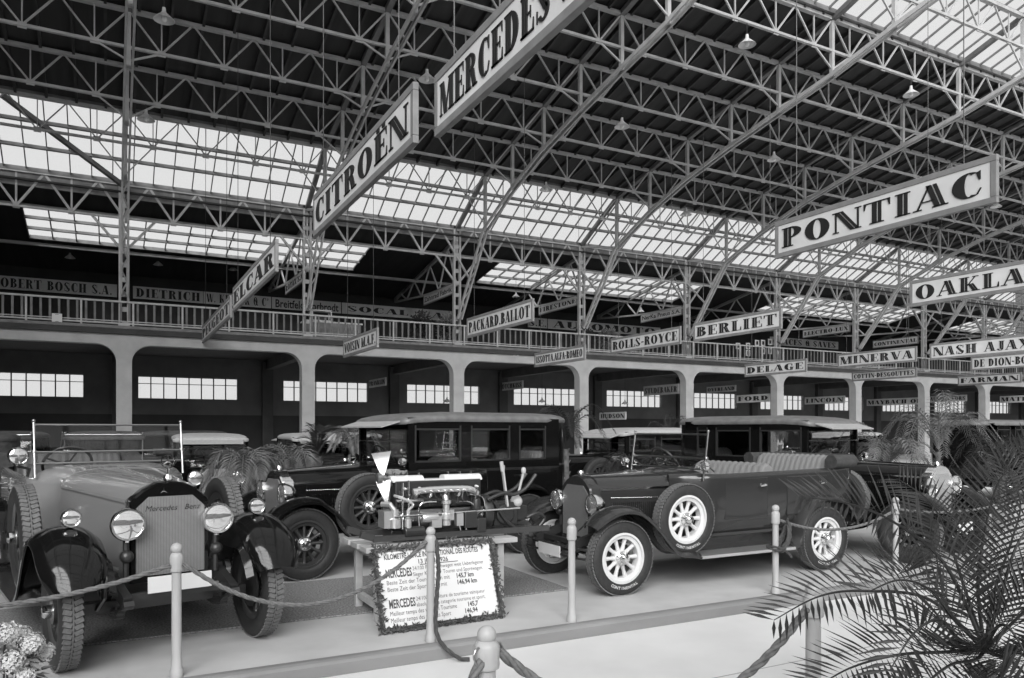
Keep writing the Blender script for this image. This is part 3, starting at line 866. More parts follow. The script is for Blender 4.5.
def make_car(label, loc, heading, kind='tourer', cat='car', group=None, detail=True, name='vintage_car', **o):
    g = dict(wb=3.45, track=1.42, r=.41, tw=.15, paint=BLACK, fpaint=BLACK, wheel=(DARKWHEEL, CHROME), rw=.56, rz0=.58, rz1=1.26, xrad=.10,
             xc=-1.25, wc=.98, zc=1.26, hz=1.22, bw=1.46, xr=-4.15, belt=1.24, zb=.50, wz=1.78, roofz=1.95, spares=(1, -1), lamp=.135, steer=0,
             shell=CHROME, core=None, louvers=True, front_seat=-1.95, rear_seat=-3.05, xspare=-.95, fw=.36, lampz=.98, fenderlamp=False, bonnet=None,
             bonnet_top=None, seat=LEATHER, board=DARKPAINT, bull=0, roofm=BLACK, mascot=False, boardm=None, lugs=True, wspokes=12, text=False, frake=0, fold=True, sparez=.80, lampx=.12, lampy=.38, plate=(.40, None), script=False, spareout=0, bumper=False, spot=None, frad=.09, fa0=22)
    g.update(o); G = type('G', (), g)
    t = thing(name, label, cat, loc, heading, group)
    B = G.paint; hw = G.track / 2
    # frame, axles, springs
    m = MB()
    for s in (-1, 1):
        m.bar((.42, s * .38, .50), (.05, s * .39, .60), .06, .09); m.bar((.05, s * .39, .60), (-G.wb - .5, s * .42, .60), .06, .13)
        m.bar((.42, s * .38, .50), (.44, s * .38, .47), .07, .07)
    m.bar((.30, -.38, .52), (.30, .38, .52), .05); m.build('chassis', DARKMETAL, t)
    m = MB(); m.bar((0, -hw + .1, G.r - .02), (0, hw - .1, G.r - .02), .05, .08); m.build('front_axle', DARKMETAL, t); m = MB(); m.tube([(-G.wb, -hw + .1, G.r), (-G.wb, hw - .1, G.r)], .045, 10); m.ball((-G.wb, 0, G.r), .16)
    m.build('rear_axle', DARKMETAL, t, True)
    for s in (-1, 1):
        m = MB()
        for lay in range(4):
            pts = [(.44 - .10 * lay, s * .38, .47 - .012 * lay), (.2, s * .38, .41 - .018 * lay), (0, s * .38, .385 - .02 * lay), (-.3, s * .38, .41 - .018 * lay), (-.55 + .12 * lay, s * .38, .49 - .012 * lay)]
            for p, q in zip(pts, pts[1:]): m.bar(p, q, .055, .014)
        m.build('spring', DARKMETAL, t)
    if detail:
        m = MB()
        for s in (-1, 1): m.tube([(.05, s * .45, .62), (.12, s * .47, .50), (.02, s * .50, .40)], .018, 6); m.lathe([(0, -.02), (.06, -.02), (.06, .02), (0, .02)], 14, T(.05, s * .45, .62) @ AXY)
        m.tube([(-.12, -hw + .14, G.r - .06), (-.12, hw - .14, G.r - .06)], .016, 6); m.build('steering_rod', DULLMETAL, t, True)
    for s in (-1, 1):
        make_wheel(t, (0, s * hw, G.r), G.r, G.tw, G.wheel, G.steer, face=s, lugs=G.lugs, spokes=G.wspokes, text=G.text)
        make_wheel(t, (-G.wb, s * hw, G.r), G.r, G.tw, G.wheel, 0, face=s, lugs=G.lugs, spokes=G.wspokes, text=G.text)
    for s in G.spares:
        make_wheel(t, (G.xspare, s * (hw + .02 + G.spareout), G.sparez), G.r, G.tw, G.wheel, 0, 'spare_wheel', face=s, lugs=G.lugs, spokes=G.wspokes, lean=-s * .03, text=G.text)
    # fenders
    Rf = G.r + G.frad; zc = G.r
    fr = []
    a0 = G.fa0
    for a in range(a0, 116, 8): fr.append((Rf * cos(rad(a)) * (1.02 if a < 60 else 1.0), zc + Rf * sin(rad(a)) * 1.0))
    e = fr[-1]; fr += [(e[0] - .17, e[1] - .13), (e[0] - .34, e[1] - .31), (e[0] - .50, e[1] - .455), (e[0] - .68, .37), (e[0] - .80, .345)]
    fr = smooth_path(fr, 3)
    xf_end = fr[-1][0]
    for s in (-1, 1):
        m = MB()
        def secf(u):
            nose = max(0, 1 - u / (.16 if G.bull else .10))
            w = G.fw * (1 - .30 * nose ** 2)
            return strip_section(w, (.10 if G.bull else .05) * (1 - .3 * nose), .012, 8, .03, .03)
        sweep(m, fr, secf, s * (hw - .01), s)
        if detail:          # valance between fender and frame
            vs = []
            for (x, z) in fr[::2]: vs.append(((x, s * (hw - G.fw / 2 + .01), z - .02), (x * .98, s * .46, max(.58, min(z - .06, .80)))))
            secs = [[(a[0], a[1], a[2]), (b[0], b[1], b[2]), (b[0], b[1], b[2] - .012), (a[0], a[1], a[2] - .012)] for a, b in vs if a[2] > .60]
            if len(secs) > 1: m.loft(secs)
        m.build('front_fender', G.fpaint, t, True, angle=50)
        m = MB(); rr = []
        for a in range(0, 170, 9): rr.append((-G.wb + (Rf + .02) * cos(rad(a)), zc + (Rf + .02) * sin(rad(a))))
        rr = [(-G.wb + Rf + .16, .345), (-G.wb + Rf + .07, .37)] + rr[1:]
        rr = smooth_path(rr, 2)
        sweep(m, rr, lambda u: strip_section(G.fw - .04, .05, .012, 8, .03, .03), s * (hw), s)
        m.build('rear_fender', G.fpaint, t, True, angle=50)
        m = MB(); xa, xb = xf_end + .03, -G.wb + Rf + .14
        m.box(((xa + xb) / 2, s * (hw + .0), .335), (xa - xb, G.fw - .02, .035)); m.build('running_board', G.boardm or G.board, t, bevel=.006)
        m = MB(); m.add([(xa + .45, s * .55, .62), (xb - .05, s * .60, .56), (xb - .05, s * (hw - G.fw / 2 + .02), .35), (xa, s * (hw - G.fw / 2 + .02), .35),
                         (xa + .45, s * .54, .62), (xb - .05, s * .59, .56), (xb - .05, s * (hw - G.fw / 2), .35), (xa, s * (hw - G.fw / 2), .35)],
                        [(0, 1, 2, 3), (7, 6, 5, 4), (0, 4, 5, 1), (1, 5, 6, 2), (2, 6, 7, 3), (3, 7, 4, 0)])
        m.box(((xa + xb) / 2, s * (hw - G.fw / 2 + .015), .53), (xa - xb - .3, .02, .02)); m.build('splash_apron', G.fpaint, t)
    # radiator: hexagon-shouldered shell with a slatted core
    def rad_outline(w, z0, z1, ch=.12):
        tp = [(-w / 2, z0), (-w / 2, z1 - ch * 1.3)]
        for i in range(7):
            u = i / 6; x = -w / 2 + w * u; tp.append((x * .98, z1 - ch * 1.15 * abs(2 * u - 1) ** 2.2))
        tp += [(w / 2, z1 - ch * 1.3), (w / 2, z0)]
        return tp
    ol = rad_outline(G.rw + .05, G.rz0 - .02, G.rz1)
    m = MB(); m.prism([(G.xrad - .13, y, z) for y, z in ol], (.12, 0, 0))
    m.loft([[(G.xrad - .01, y, z) for y, z in ol], [(G.xrad + .012, y * .975, G.rz0 + (z - G.rz0) * .985) for y, z in ol]])
    m.build('radiator_shell', G.shell, t, True, angle=40)
    m = MB(); w = G.rw - .03; z0, z1, zt = G.rz0 + .03, G.rz1 - .20, G.rz1 - .115
    m.prism([(G.xrad + .008, y, z) for y, z in [(-w / 2, z0), (-w / 2, z1), (-w / 2 + .09, zt), (w / 2 - .09, zt), (w / 2, z1), (w / 2, z0)]], (.012, 0, 0))
    core = m.build('radiator_core', DULLMETAL, t)
    core.data.materials[0] = G.core or CORE_M
    m = MB(); m.lathe([(0, 0), (.035, 0), (.04, .02), (.03, .045), (0, .05)], 16, T(G.xrad - .06, 0, G.rz1)); 
    if G.mascot:
        k = len(m.v); mm = star_ring(.055, .009); mm.xf(T(G.xrad - .06, 0, G.rz1 + .15) @ R(PI / 2, 'Z') @ R(PI / 2, 'X')); m.add(mm.v, mm.f); m.tube([(G.xrad - .06, 0, G.rz1 + .04), (G.xrad - .06, 0, G.rz1 + .10)], .008, 6)
    m.build('radiator_cap', CHROME, t, True)
    # bonnet
    xa, xb = G.xrad - .12, G.xc
    m = MB(); secs = []
    for i in range(9):
        u = i / 8; x = xa + (xb - xa) * u; w = G.rw + (G.wc - G.rw) * u; zt = G.rz1 - .012 + (G.hz - G.rz1 + .05) * u
        sec = [(x, -w / 2, G.rz0 + .06)]
        for k in range(13):
            a = PI - PI * k / 12; cx, sz = cos(a), sin(a)
            sec.append((x, w / 2 * (abs(cx) ** .62) * (1 if cx > 0 else -1), zt - .20 + .20 * (abs(sz) ** .72)))
        sec.append((x, w / 2, G.rz0 + .06)); secs.append(sec)
    m.loft(secs); m.build('bonnet', G.bonnet or B, t, True, angle=45)
    if detail:
        m = MB()
        m.bar((xa - .01, 0, G.rz1 + .0), (xb, 0, G.hz + .04), .028, .016)
        for s in (-1, 1):
            m.bar((xa - .01, s * (G.rw / 2 + .005), G.rz1 - .16), (xb, s * (G.wc / 2 + .005), G.hz - .115), .014, .022)
        m.build('bonnet_hinge', CHROME if B is not GREYPAINT else GREYPAINT, t)
        if G.louvers:
            m = MB(); m.cur = 0
            for s in (-1, 1):
                for i in range(26):
                    u = .18 + .70 * i / 25; x = xa + (xb - xa) * u; y = s * ((G.rw + (G.wc - G.rw) * u) / 2 + .006)
                    zt = G.rz1 - .25; m.cur = 0; m.bar((x, y, G.rz0 + .20), (x, y, zt - .05), .016, .012); m.cur = 1; m.ball((x, y, zt), .0065, 8, 6)
            m.build('louver', [B, CHROME], t)
    # cowl
    out = out_normals(plan_outline(G.xc, G.wc, G.xr, G.bw))
    xcow = G.xc - .42
    m = MB(); secs = []
    for i in range(6):
        u = i / 5; x = G.xc - .42 * u
        s_ = min(1, u * .42 / .55); s_ = s_ * s_ * (3 - 2 * s_); w = G.wc + (G.bw - G.wc) * s_ - .01; zt = G.hz + .04 + .03 * u
        sec = [(x, -w / 2, G.zb + .05)]
        for k in range(13):
            a = PI - PI * k / 12; cx, sz = cos(a), sin(a)
            sec.append((x, w / 2 * (abs(cx) ** .55) * (1 if cx > 0 else -1), zt - .20 + .20 * (abs(sz) ** .75)))
        sec.append((x, w / 2, G.zb + .05)); secs.append(sec)
    m.loft(secs); m.build('cowl', G.bonnet or B, t, True, angle=45)
    # body tub
    def tub(ztop):
        secs = []
        for (p, nn) in out:
            zt = ztop(p[0])
            pr = [(-.12, G.zb), (-.02, G.zb + .16), (.0, G.zb + .34), (.0, zt - .05), (-.008, zt - .012), (-.03, zt), (-.055, zt - .012), (-.06, zt - .05), (-.07, G.zb + .2), (-.13, G.zb + .02)]
            secs.append([(p[0] + nn[0] * a, p[1] + nn[1] * a, z) for a, z in pr])
        m = MB(); m.loft(secs); return m
    if kind in ('tourer', 'softtop'):
        def zt(x):
            u = (x - G.xr) / (G.xc - .42 - G.xr)
            return G.belt + .015 * cos(PI * u) + (.02 if u < .15 else 0) - (0.0)
    else: zt = lambda x: G.belt
    b = tub(zt); fl = [(p[0] - .0, p[1] * .93, G.zb + .03) for p, _ in out]; b.prism(fl, (0, 0, .03))
    b.build('body', B, t, True, angle=50)
    ys = G.bw / 2
    nd = [(G.xc - .62, G.xc - 1.30), (G.xc - 1.62, G.xc - 2.32)]
    for s in (-1, 1):
        for (da, db) in nd:
            m = MB()
            m.box(((da + db) / 2, s * (ys - .012), (G.zb + .22 + G.belt - .07) / 2), (da - db, .024, G.belt - .07 - G.zb - .22))
            d = m.build('door', B, t, bevel=.01)
            m = MB(); hx = db + .08 if kind != 'limo' else db + .08
            m.tube([(hx, s * (ys + .0), G.belt - .16), (hx, s * (ys + .05), G.belt - .16), (hx + .10, s * (ys + .055), G.belt - .17)], .011, 6); m.build('door_handle', CHROME, d, True)
    # seats
    m = MB(); yi = ys - .12
    bench(m, G.front_seat, -yi, yi, .82, .50, G.belt - .82 + .08, .14, 12); m.build('front_seat', G.seat, t, True, angle=60)
    m = MB(); bench(m, G.rear_seat, -yi + .02, yi - .02, .82, .55, G.belt - .82 + .16, .16, 14); m.build('rear_seat', G.seat, t, True, angle=60)
    # steering wheel (right-hand side)
    m = MB(); c = V((G.xc - .62, -.34, G.belt + .10)); ax = V((-.78, 0, .62)).normalized()
    Mx = Matrix.Translation(c) @ ax.to_track_quat('Z', 'Y').to_matrix().to_4x4()
    pts = [Mx @ V((.21 * cos(2 * PI * i / 28), .21 * sin(2 * PI * i / 28), 0)) for i in range(28)]
    m.tube(pts, .014, 8, True)
    for i in range(4): m.tube([Mx @ V((0, 0, -.01)), Mx @ V((.2 * cos(PI * i / 2 + .4), .2 * sin(PI * i / 2 + .4), 0))], .009, 6)
    m.tube([c, c - ax * .55], .018, 8); m.lathe([(0, .02), (.03, .02), (.03, -.03), (0, -.03)], 14, Mx); m.build('steering_wheel', DARKMETAL, t, True)
    # windscreen
    wx, ww = G.xc - .36, G.bw - .10
    zw0 = G.hz + .05
    fm = DULLMETAL
    if kind != 'limo':
        m = MB()
        for s in (-1, 1): m.tube([(wx + .03, s * ww / 2, zw0 - .10), (wx - .05, s * ww / 2, G.wz + .03)], .011, 8); m.ball((wx - .05, s * ww / 2, G.wz + .035), .017)
        for z in (G.wz, (G.wz + zw0) / 2 - .06, zw0 + .03):
            x = wx + .03 - .08 * (z - zw0 + .1) / (G.wz - zw0 + .13); m.tube([(x, -ww / 2, z), (x, ww / 2, z)], .010, 8)
        for s in (-1, 1):
            m.tube([(wx - .02, s * (ww / 2 - .02), zw0 + .10), (wx - .16, s * (ww / 2 - .02), zw0 + .0)], .01, 6); m.ball((wx - .02, s * ww / 2, (G.wz + zw0) / 2 - .06), .026)
        wsf = m.build('windscreen_frame', fm, t, True)
        m = MB(); za, zb_ = zw0 + .03, G.wz
        m.add([(wx + .005, -ww / 2, za), (wx + .005, ww / 2, za), (wx - .045, ww / 2, zb_), (wx - .045, -ww / 2, zb_)], [(0, 1, 2, 3)]); m.build('windscreen_pane', GLASS, wsf)
    # lamps
    for s in (-1, 1):
        m = MB(); m.tube([(G.lampx - .05, s * G.lampy, G.lampz - G.lamp), (G.lampx - .05, s * G.lampy, .62)], .022, 8); m.ball((G.lampx - .03, s * G.lampy, .80), .05) if detail else None
        m.build('lamp_bracket', DARKMETAL, t, True)
    for s in (-1, 1):
        headlamp(t, (G.lampx, s * G.lampy, G.lampz), G.lamp, post=G.lamp + .02)
        if G.fenderlamp: headlamp(t, (.10, s * (hw - .04), G.r * 2 + .09 + .16), .065, 'side_lamp', post=.12)
        elif detail: headlamp(t, (G.xc - .3, s * (G.bw / 2 + .02), G.belt + .08), .055, 'side_lamp', post=.07)
    if G.spot:
        q = Matrix.Rotation(-heading, 3, 'Z') @ (V(G.spot) - V(loc))
        sp = headlamp(t, q, .085, 'spot_lamp', post=.10); mm = MB(); mm.tube([q - V((.03, 0, .10)), q + V((-.03, .10, -.13)), (q.x - .03, -G.bw / 2 + .05, G.belt - .04)], .014, 6); mm.build('spot_bracket', DARKMETAL, t, True)
    # number plate and bumper
    if detail:
        px_, pz_ = G.plate; pz_ = pz_ or G.rz0 - .12
        m = MB(); m.box((px_, 0, pz_), (.01, .46, .12)); m.build('number_plate', CARD, t)
        m = MB(); m.bar((px_ - .01, 0, pz_), (.2, 0, .53), .03); m.build('plate_bracket', DARKMETAL, t)
    if G.bumper:
        m = MB()
        for dz in (.05, -.05): m.tube(smooth_path([(.30, -.72, .44 + dz), (.42, -.55, .44 + dz), (.45, 0, .44 + dz), (.42, .55, .44 + dz), (.30, .72, .44 + dz)], 5), .014, 8)
        m.build('bumper', DARKMETAL, t, True)
    if G.script:
        m = plain_text([('Mercedes', 0, 0, .06, 1.0, 0), ('Benz', .29, 0, .06, 1.0, 0)], .003, .3); wd = max(v[0] for v in m.v)
        m.xf(T(G.xrad + .020, -G.rw * .36, G.rz1 - .225) @ R(PI / 2, 'Z') @ R(0, 'X')); m.build('radiator_script', DARKMETAL, t)
        mm = star_ring(.035, .006, False); mm.xf(T(G.xrad + .012, -.05, G.rz1 - .075) @ R(PI / 2, 'Z') @ R(PI / 2, 'X')); mm.build('radiator_star', CHROME, t)
    # greenhouse
    if kind == 'limo':
        zr = G.roofz - .10; z0 = G.belt - .02; yi = ys - .035
        xf0 = G.xc - .40; xq = G.xc - 2.38
        wins = [(xf0 - .09, xf0 - .80), (xf0 - .96, xf0 - 1.62), (xf0 - 1.80, min(xq + .12, xf0 - 2.0) - .40)]
        wins[2] = (xf0 - 1.78, max(G.xr + .55, xf0 - 2.45))
        m = MB()
        for s in (-1, 1):
            xs = [xf0] + [v for wn in wins for v in wn] + [G.xr + .30]
            for i in range(0, len(xs), 2):
                m.box(((xs[i] + xs[i + 1]) / 2, s * yi, (z0 + zr) / 2), (xs[i] - xs[i + 1], .05, zr - z0))
            m.box(((xf0 + G.xr + .3) / 2, s * yi, zr - .05), (xf0 - G.xr - .3, .05, .14)); m.box(((xf0 + G.xr + .3) / 2, s * yi, z0 + .03), (xf0 - G.xr - .3, .06, .10))
        rear = [(p, nn) for p, nn in out if p[0] <= G.xr + .34]
        secs = [[(p[0] + nn[0] * a, p[1] + nn[1] * a, z) for a, z in ((-.01, z0), (-.03, zr + .02), (-.08, zr + .02), (-.06, z0))] for p, nn in rear]
        m.loft(secs)
        for z in (z0 + .03, zr - .03): m.box((xf0 - .02, 0, z), (.06, 2 * yi, .07))
        m.build('greenhouse', B, t, True, angle=50)
        for s in (-1, 1):
            for (wa, wb_) in wins:
                m = MB(); fw = .022
                for x in (wa - fw / 2, wb_ + fw / 2): m.box((x, s * (yi + .018), (z0 + zr) / 2 - .0), (fw, .03, zr - z0 - .16))
                for z in (z0 + .09, zr - .13): m.box(((wa + wb_) / 2, s * (yi + .018), z), (wa - wb_, .03, fw))
                wf = m.build('window_frame', DARKMETAL, t)
                m = MB(); m.box(((wa + wb_) / 2, s * yi, (z0 + zr) / 2 - .02), (wa - wb_, .006, zr - z0 - .22)); m.build('window_pane', GLASS, wf)
        m = MB(); m.add([(xf0 - .01, -yi, z0 + .06), (xf0 - .01, yi, z0 + .06), (xf0 - .03, yi, zr - .06), (xf0 - .03, -yi, zr - .06)], [(0, 1, 2, 3)]); m.build('windscreen_pane', GLASS, t)
        m = MB(); m.tube([(xf0 + .005, -yi, (z0 + zr) / 2 + .03), (xf0 + .005, yi, (z0 + zr) / 2 + .03)], .01, 6); m.build('windscreen_bar', CHROME, t, True)
    if kind in ('limo', 'softtop'):
        zr = G.roofz - .10 if kind == 'limo' else G.roofz - .06
        xf0 = G.xc - .34
        ro = [(p[0], p[1]) for p, nn in out if p[0] < xf0 - .05]
        yy = ys - .0
        k0 = next(i for i, q in enumerate(ro))
        front = [(xf0 + .02, yy * .2), (xf0 + .015, yy * .6), (xf0, yy * .92)]
        ro = [(xf0, -yy * .92)] + [(max(min(x, xf0 - .03), G.xr + .02), (yy + .0) * (1 if y > 0 else -1) if x > G.xr + .40 else y) for x, y in ro] + [(xf0, yy * .92), (xf0 + .015, yy * .6), (xf0 + .02, 0), (xf0 + .015, -yy * .6)]
        cx = (xf0 + G.xr) / 2; rings = []
        for sc_, dz in ((1.0, -.03), (1.012, 0), (1.0, .03), (.94, .062), (.80, .092), (.55, .108), (.2, .114)):
            rings.append([(cx + (x - cx) * (1 - (1 - sc_) * .55), y * sc_, zr + dz - (.04 * max(0, (x - xf0 + .5) / .5) ** 2)) for x, y in ro])
        m = MB(); m.loft(rings)
        if kind == 'softtop':
            for s in (-1, 1):
                m.add([(xf0 - 1.9, s * yy, zr), (G.xr + .3, s * yy, zr), (G.xr + .3, s * (yy - .02), G.belt), (xf0 - 2.2, s * (yy - .02), G.belt),
                       (xf0 - 1.9, s * (yy - .02), zr), (G.xr + .3, s * (yy - .02), zr), (G.xr + .3, s * (yy - .04), G.belt), (xf0 - 2.2, s * (yy - .04), G.belt)],
                      [(0, 1, 2, 3), (7, 6, 5, 4), (0, 4, 5, 1), (1, 5, 6, 2), (2, 6, 7, 3), (3, 7, 4, 0)])
            rear = [(p, nn) for p, nn in out if p[0] <= G.xr + .34]
            m.loft([[(p[0] + nn[0] * a, p[1] + nn[1] * a, z) for a, z in ((-.01, G.belt), (-.01, zr + .02), (-.04, zr + .02), (-.04, G.belt))] for p, nn in rear])
        m.build('roof', G.roofm, t, True, angle=50)
        if kind == 'limo':
            m = MB(); m.prism([(xf0 - .02, -yy * .86, zr - .03), (xf0 - .02, yy * .86, zr - .03), (xf0 + .26, yy * .82, zr - .11), (xf0 + .26, -yy * .82, zr - .11)], (0, 0, .018))
            m.build('sun_visor', PALE_CANVAS if detail else G.roofm, t)
        else:
            m = MB()
            for s in (-1, 1):
                m.tube([(xf0 - 2.2, s * (ys - .05), G.belt), (xf0 - 1.0, s * (ys - .05), zr - .01)], .014, 6); m.tube([(xf0 - 2.2, s * (ys - .05), G.belt), (xf0 - 1.8, s * (ys - .05), zr - .01)], .014, 6); m.tube([(xf0 - .02, s * (ys - .05), zr - .02), (wx - .04, s * ww / 2, G.wz)], .012, 6)
            m.build('hood_bow', DARKMETAL, t, True)
    if kind == 'tourer' and G.fold:
        m = MB(); pts = []
        secs = []
        for (p, nn) in out:
            if p[0] > G.xr + .75: continue
            zz = G.belt + .02
            secs.append([(p[0] + nn[0] * a, p[1] + nn[1] * a, zz + z) for a, z in ((-.10, 0), (-.02, -.02), (.07, .01), (.09, .08), (.04, .15), (-.05, .15), (-.10, .09))])
        m.loft(secs); m.build('folded_hood', FABRIC, t, True, angle=60)
    return t

m_ = bpy.data.materials.new('radiator_mesh'); m_.use_nodes = True
def _core(m, lo, hi, sx, rough=.45):
    nt = m.node_tree; N = nt.nodes; L = nt.links; b = N['Principled BSDF']; b.inputs['Metallic'].default_value = .5; b.inputs['Roughness'].default_value = rough
    tc = N.new('ShaderNodeTexCoord'); w1 = N.new('ShaderNodeTexWave'); w1.bands_direction = 'Y'; w1.inputs['Scale'].default_value = sx
    w2 = N.new('ShaderNodeTexWave'); w2.bands_direction = 'Z'; w2.inputs['Scale'].default_value = sx * 1.3
    mn = N.new('ShaderNodeMath'); mn.operation = 'MULTIPLY'
    cr = N.new('ShaderNodeValToRGB'); cr.color_ramp.elements[0].color = (lo, lo, lo, 1); cr.color_ramp.elements[1].color = (hi, hi, hi, 1)
    cr.color_ramp.elements[0].position = .15; cr.color_ramp.elements[1].position = .7
    L.new(tc.outputs['Object'], w1.inputs['Vector']); L.new(tc.outputs['Object'], w2.inputs['Vector'])
    L.new(w1.outputs['Fac'], mn.inputs[0]); L.new(w2.outputs['Fac'], mn.inputs[1])
    L.new(mn.outputs[0], cr.inputs['Fac']); L.new(cr.outputs['Color'], b.inputs['Base Color'])
_core(m_, .16, .40, 28); CORE_M = m_
m_ = bpy.data.materials.new('radiator_mesh_bright'); m_.use_nodes = True
_core(m_, .30, .60, 22); CORE_B = m_
def at_d0(px, py, d):
    xr = (px - 512) / F * d
    return V((FX * d + FY * xr, FY * d - FX * xr, H0 - (py - 430) * d / F))
T1 = make_car('grey open touring car with black fenders parked head-on at the left edge of the platform', (.40, 6.62, 0), rad(-78), 'tourer', group=None,
    paint=GREYPAINT, rw=.535, rz0=.60, rz1=1.35, hz=1.36, zc=1.36, belt=1.32, wz=1.80, r=.43, tw=.155, shell=BLACK, lamp=.118, lampz=1.045, lampx=.20, lampy=.33,
    fenderlamp=True, bull=1, fw=.44, mascot=True, wb=3.5, xc=-1.45, xr=-4.4, bw=1.40, front_seat=-2.1, rear_seat=-3.3, track=1.45, sparez=.86, xspare=-1.12, louvers=False,
    plate=(.36, .60), script=True, spareout=.07, seat=DARKLEATHER, spot=at_d0(18, 456, 7.3))
T2 = make_car('dark open touring car with white spoked wheels at the middle of the platform', (4.80, 7.31, 0), rad(180), 'tourer', group=None,
    paint=DARKPAINT, fpaint=DARKPAINT, wheel=(WHITEWHEEL, CHROME), rw=.54, rz0=.52, rz1=1.24, hz=1.22, belt=1.26, wz=1.70, r=.392, tw=.155, wb=3.11, xc=-.84, xr=-3.85,
    shell=DARKPAINT, lamp=.12, lampz=.93, front_seat=-1.60, rear_seat=-2.66, track=1.40, xspare=-.86, sparez=.76, boardm=ALU, text=True, wspokes=10, fw=.34, plate=(.46, .42), bumper=True, frad=.115, fa0=42)
L1 = make_car('black closed limousine with a front sun visor behind the engine display', (1.90, 9.70, 0), rad(189), 'limo', group=None,
    rz1=1.26, hz=1.26, belt=1.27, roofm=ROOFLEATHER, roofz=1.99, xc=-.98, xr=-4.2, r=.415, xspare=-.82, wb=3.3, lampz=.98, front_seat=-1.85, rear_seat=-3.0)
L2 = make_car('black closed limousine facing the platform edge behind the palm', (9.98, 6.5, 0), rad(-80), 'limo', group=None,
    rz1=1.27, hz=1.26, belt=1.27, roofm=ROOFLEATHER, roofz=1.97, xc=-1.05, xr=-4.0, wb=3.4, core=CORE_B, lampz=.98)
# ---- cars of the stands behind
BG = 'cars on the stands behind'
bl = make_car('', (0, 40, -.12), 0, 'limo', detail=False, group=BG, lugs=False, roofz=1.79, roofm=PALE_CANVAS, spares=(1,))
bs = make_car('', (0, 40, -.12), 0, 'softtop', detail=False, group=BG, lugs=False, roofz=1.80, roofm=FABRIC, spares=(1,), paint=DARKPAINT)
bo = make_car('', (0, 40, -.12), 0, 'tourer', detail=False, group=BG, lugs=False, paint=DARKPAINT, spares=(1,))
used = set()
def bgcar(proto, px, y, h, label, z=-.12):
    t = proto if proto.name not in used else copy_tree(proto)
    used.add(proto.name)
    t.location = (px, y, z); t.rotation_euler = (0, 0, rad(h)); t['label'] = label
bgcar(bl, 1.78, 15.2, -93, 'pale roofed saloon facing the aisle, just right of the grey touring car windscreen')
bgcar(bs, -5.3, 13.0, 183, 'canvas topped touring car at the left edge behind the grey touring car')
bgcar(bs, -2.1, 15.3, -94, 'canvas topped car seen through the driver side of the grey touring car windscreen')
bgcar(bs, -.15, 15.4, -92, 'canvas topped car seen through the windscreen beside the first pillar')
bgcar(bl, 4.15, 15.0, -92, 'saloon behind the small palms with its radiator to the aisle, left of the second pillar')
bgcar(bl, 7.6, 13.2, 184, 'pale roofed saloon between the black limousine and the open white wheeled car', 0)
bgcar(bs, 10.6, 16.2, 183, 'canvas topped car whose roof shows above the open white wheeled car')
rc = copy_tree(L1); rc.location = (22.1, 10.9, 0); rc.rotation_euler = (0, 0, rad(-4)); rc['label'] = 'black limousine cut by the right edge behind the large palm'
bgcar(bo, -2.6, 20.6, 180, 'open car in the back row left of the first pillar')
bgcar(bl, 2.6, 21.0, 180, 'saloon in the back row right of the first pillar')
bgcar(bo, 7.6, 21.2, 182, 'open car in the back row before the second pillar')
bgcar(bs, -1.0, 24.6, 178, 'canvas topped car in the farthest row by the first pillar')
bgcar(bl, 21.0, 19.0, 178, 'saloon in the back row under the F to D and L to N boards')

# ---- mat
MATM = noise_mat('coir_mat', .07, .30, 55, .9, detail=3, bump=.5)
m = MB(); m.box((0, 0, .009), (6.9, 1.75, .016)); o = m.build('floor_mat', MATM, None, loc=(1.0, 7.93, 0)); tag(o, 'speckled coir mat laid on the platform under the cars', 'mat')

# ---- barrier posts
def post(name, label, loc, h=.95, r=.034, br=.04, group=None, m0=None):
    t = thing(name, label, 'barrier post', loc, 0, group)
    m = MB(); m.lathe([(0, 0), (r * 1.35, 0), (r * 1.35, .05), (r * 1.1, .07), (r * 1.08, .12), (r * 1.0, .14), (r * .95, h * .72), (r * .93, h - .20)], 20); m.build('shaft', m0 or WOOD, t, True)
    m = MB(); m.lathe([(r * .93, h - .21), (r * 1.28, h - .20), (r * 1.35, h - .18), (r * 1.3, h - .165), (r * 1.34, h - .15), (r * 1.34, h - .10), (r * 1.2, h - .085), (r * .9, h - .07), (r * .62, h - .062)], 20); m.build('collar', m0 or WOOD, t, True)
    m = MB(); m.ball((0, 0, h - br), br, 20, 12); m.build('knob', m0 or WOOD, t, True)
    return t
PG = 'rope posts along the platform edge'
PX = [.42, 2.35, 3.73, 6.31, 8.30]
PL = ['pale wooden rope post in front of the grey touring car', 'pale wooden rope post before the framed notice board', 'pale wooden rope post by the front wheel of the white wheeled car',
      'pale wooden rope post with a coil of rope hung round it', 'pale wooden rope post half hidden by palm fronds']
for x, l in zip(PX, PL): post('rope_post', l, (x, 5.88, 0), group=PG)
POSTM = noise_mat('grey_wood', .30, .42, 9, .5, stretch=(1, 1, .2))
ballpost = post('rope_post', 'stout rope post with a ball top in the foreground aisle', (1.57, 3.22, -.12), .95, .046, .046, 'rope posts in the aisle', POSTM)
post('rope_post', 'stout rope post in the aisle with its top under palm fronds', (3.75, 3.2, -.12), .95, .046, .046, 'rope posts in the aisle', POSTM)

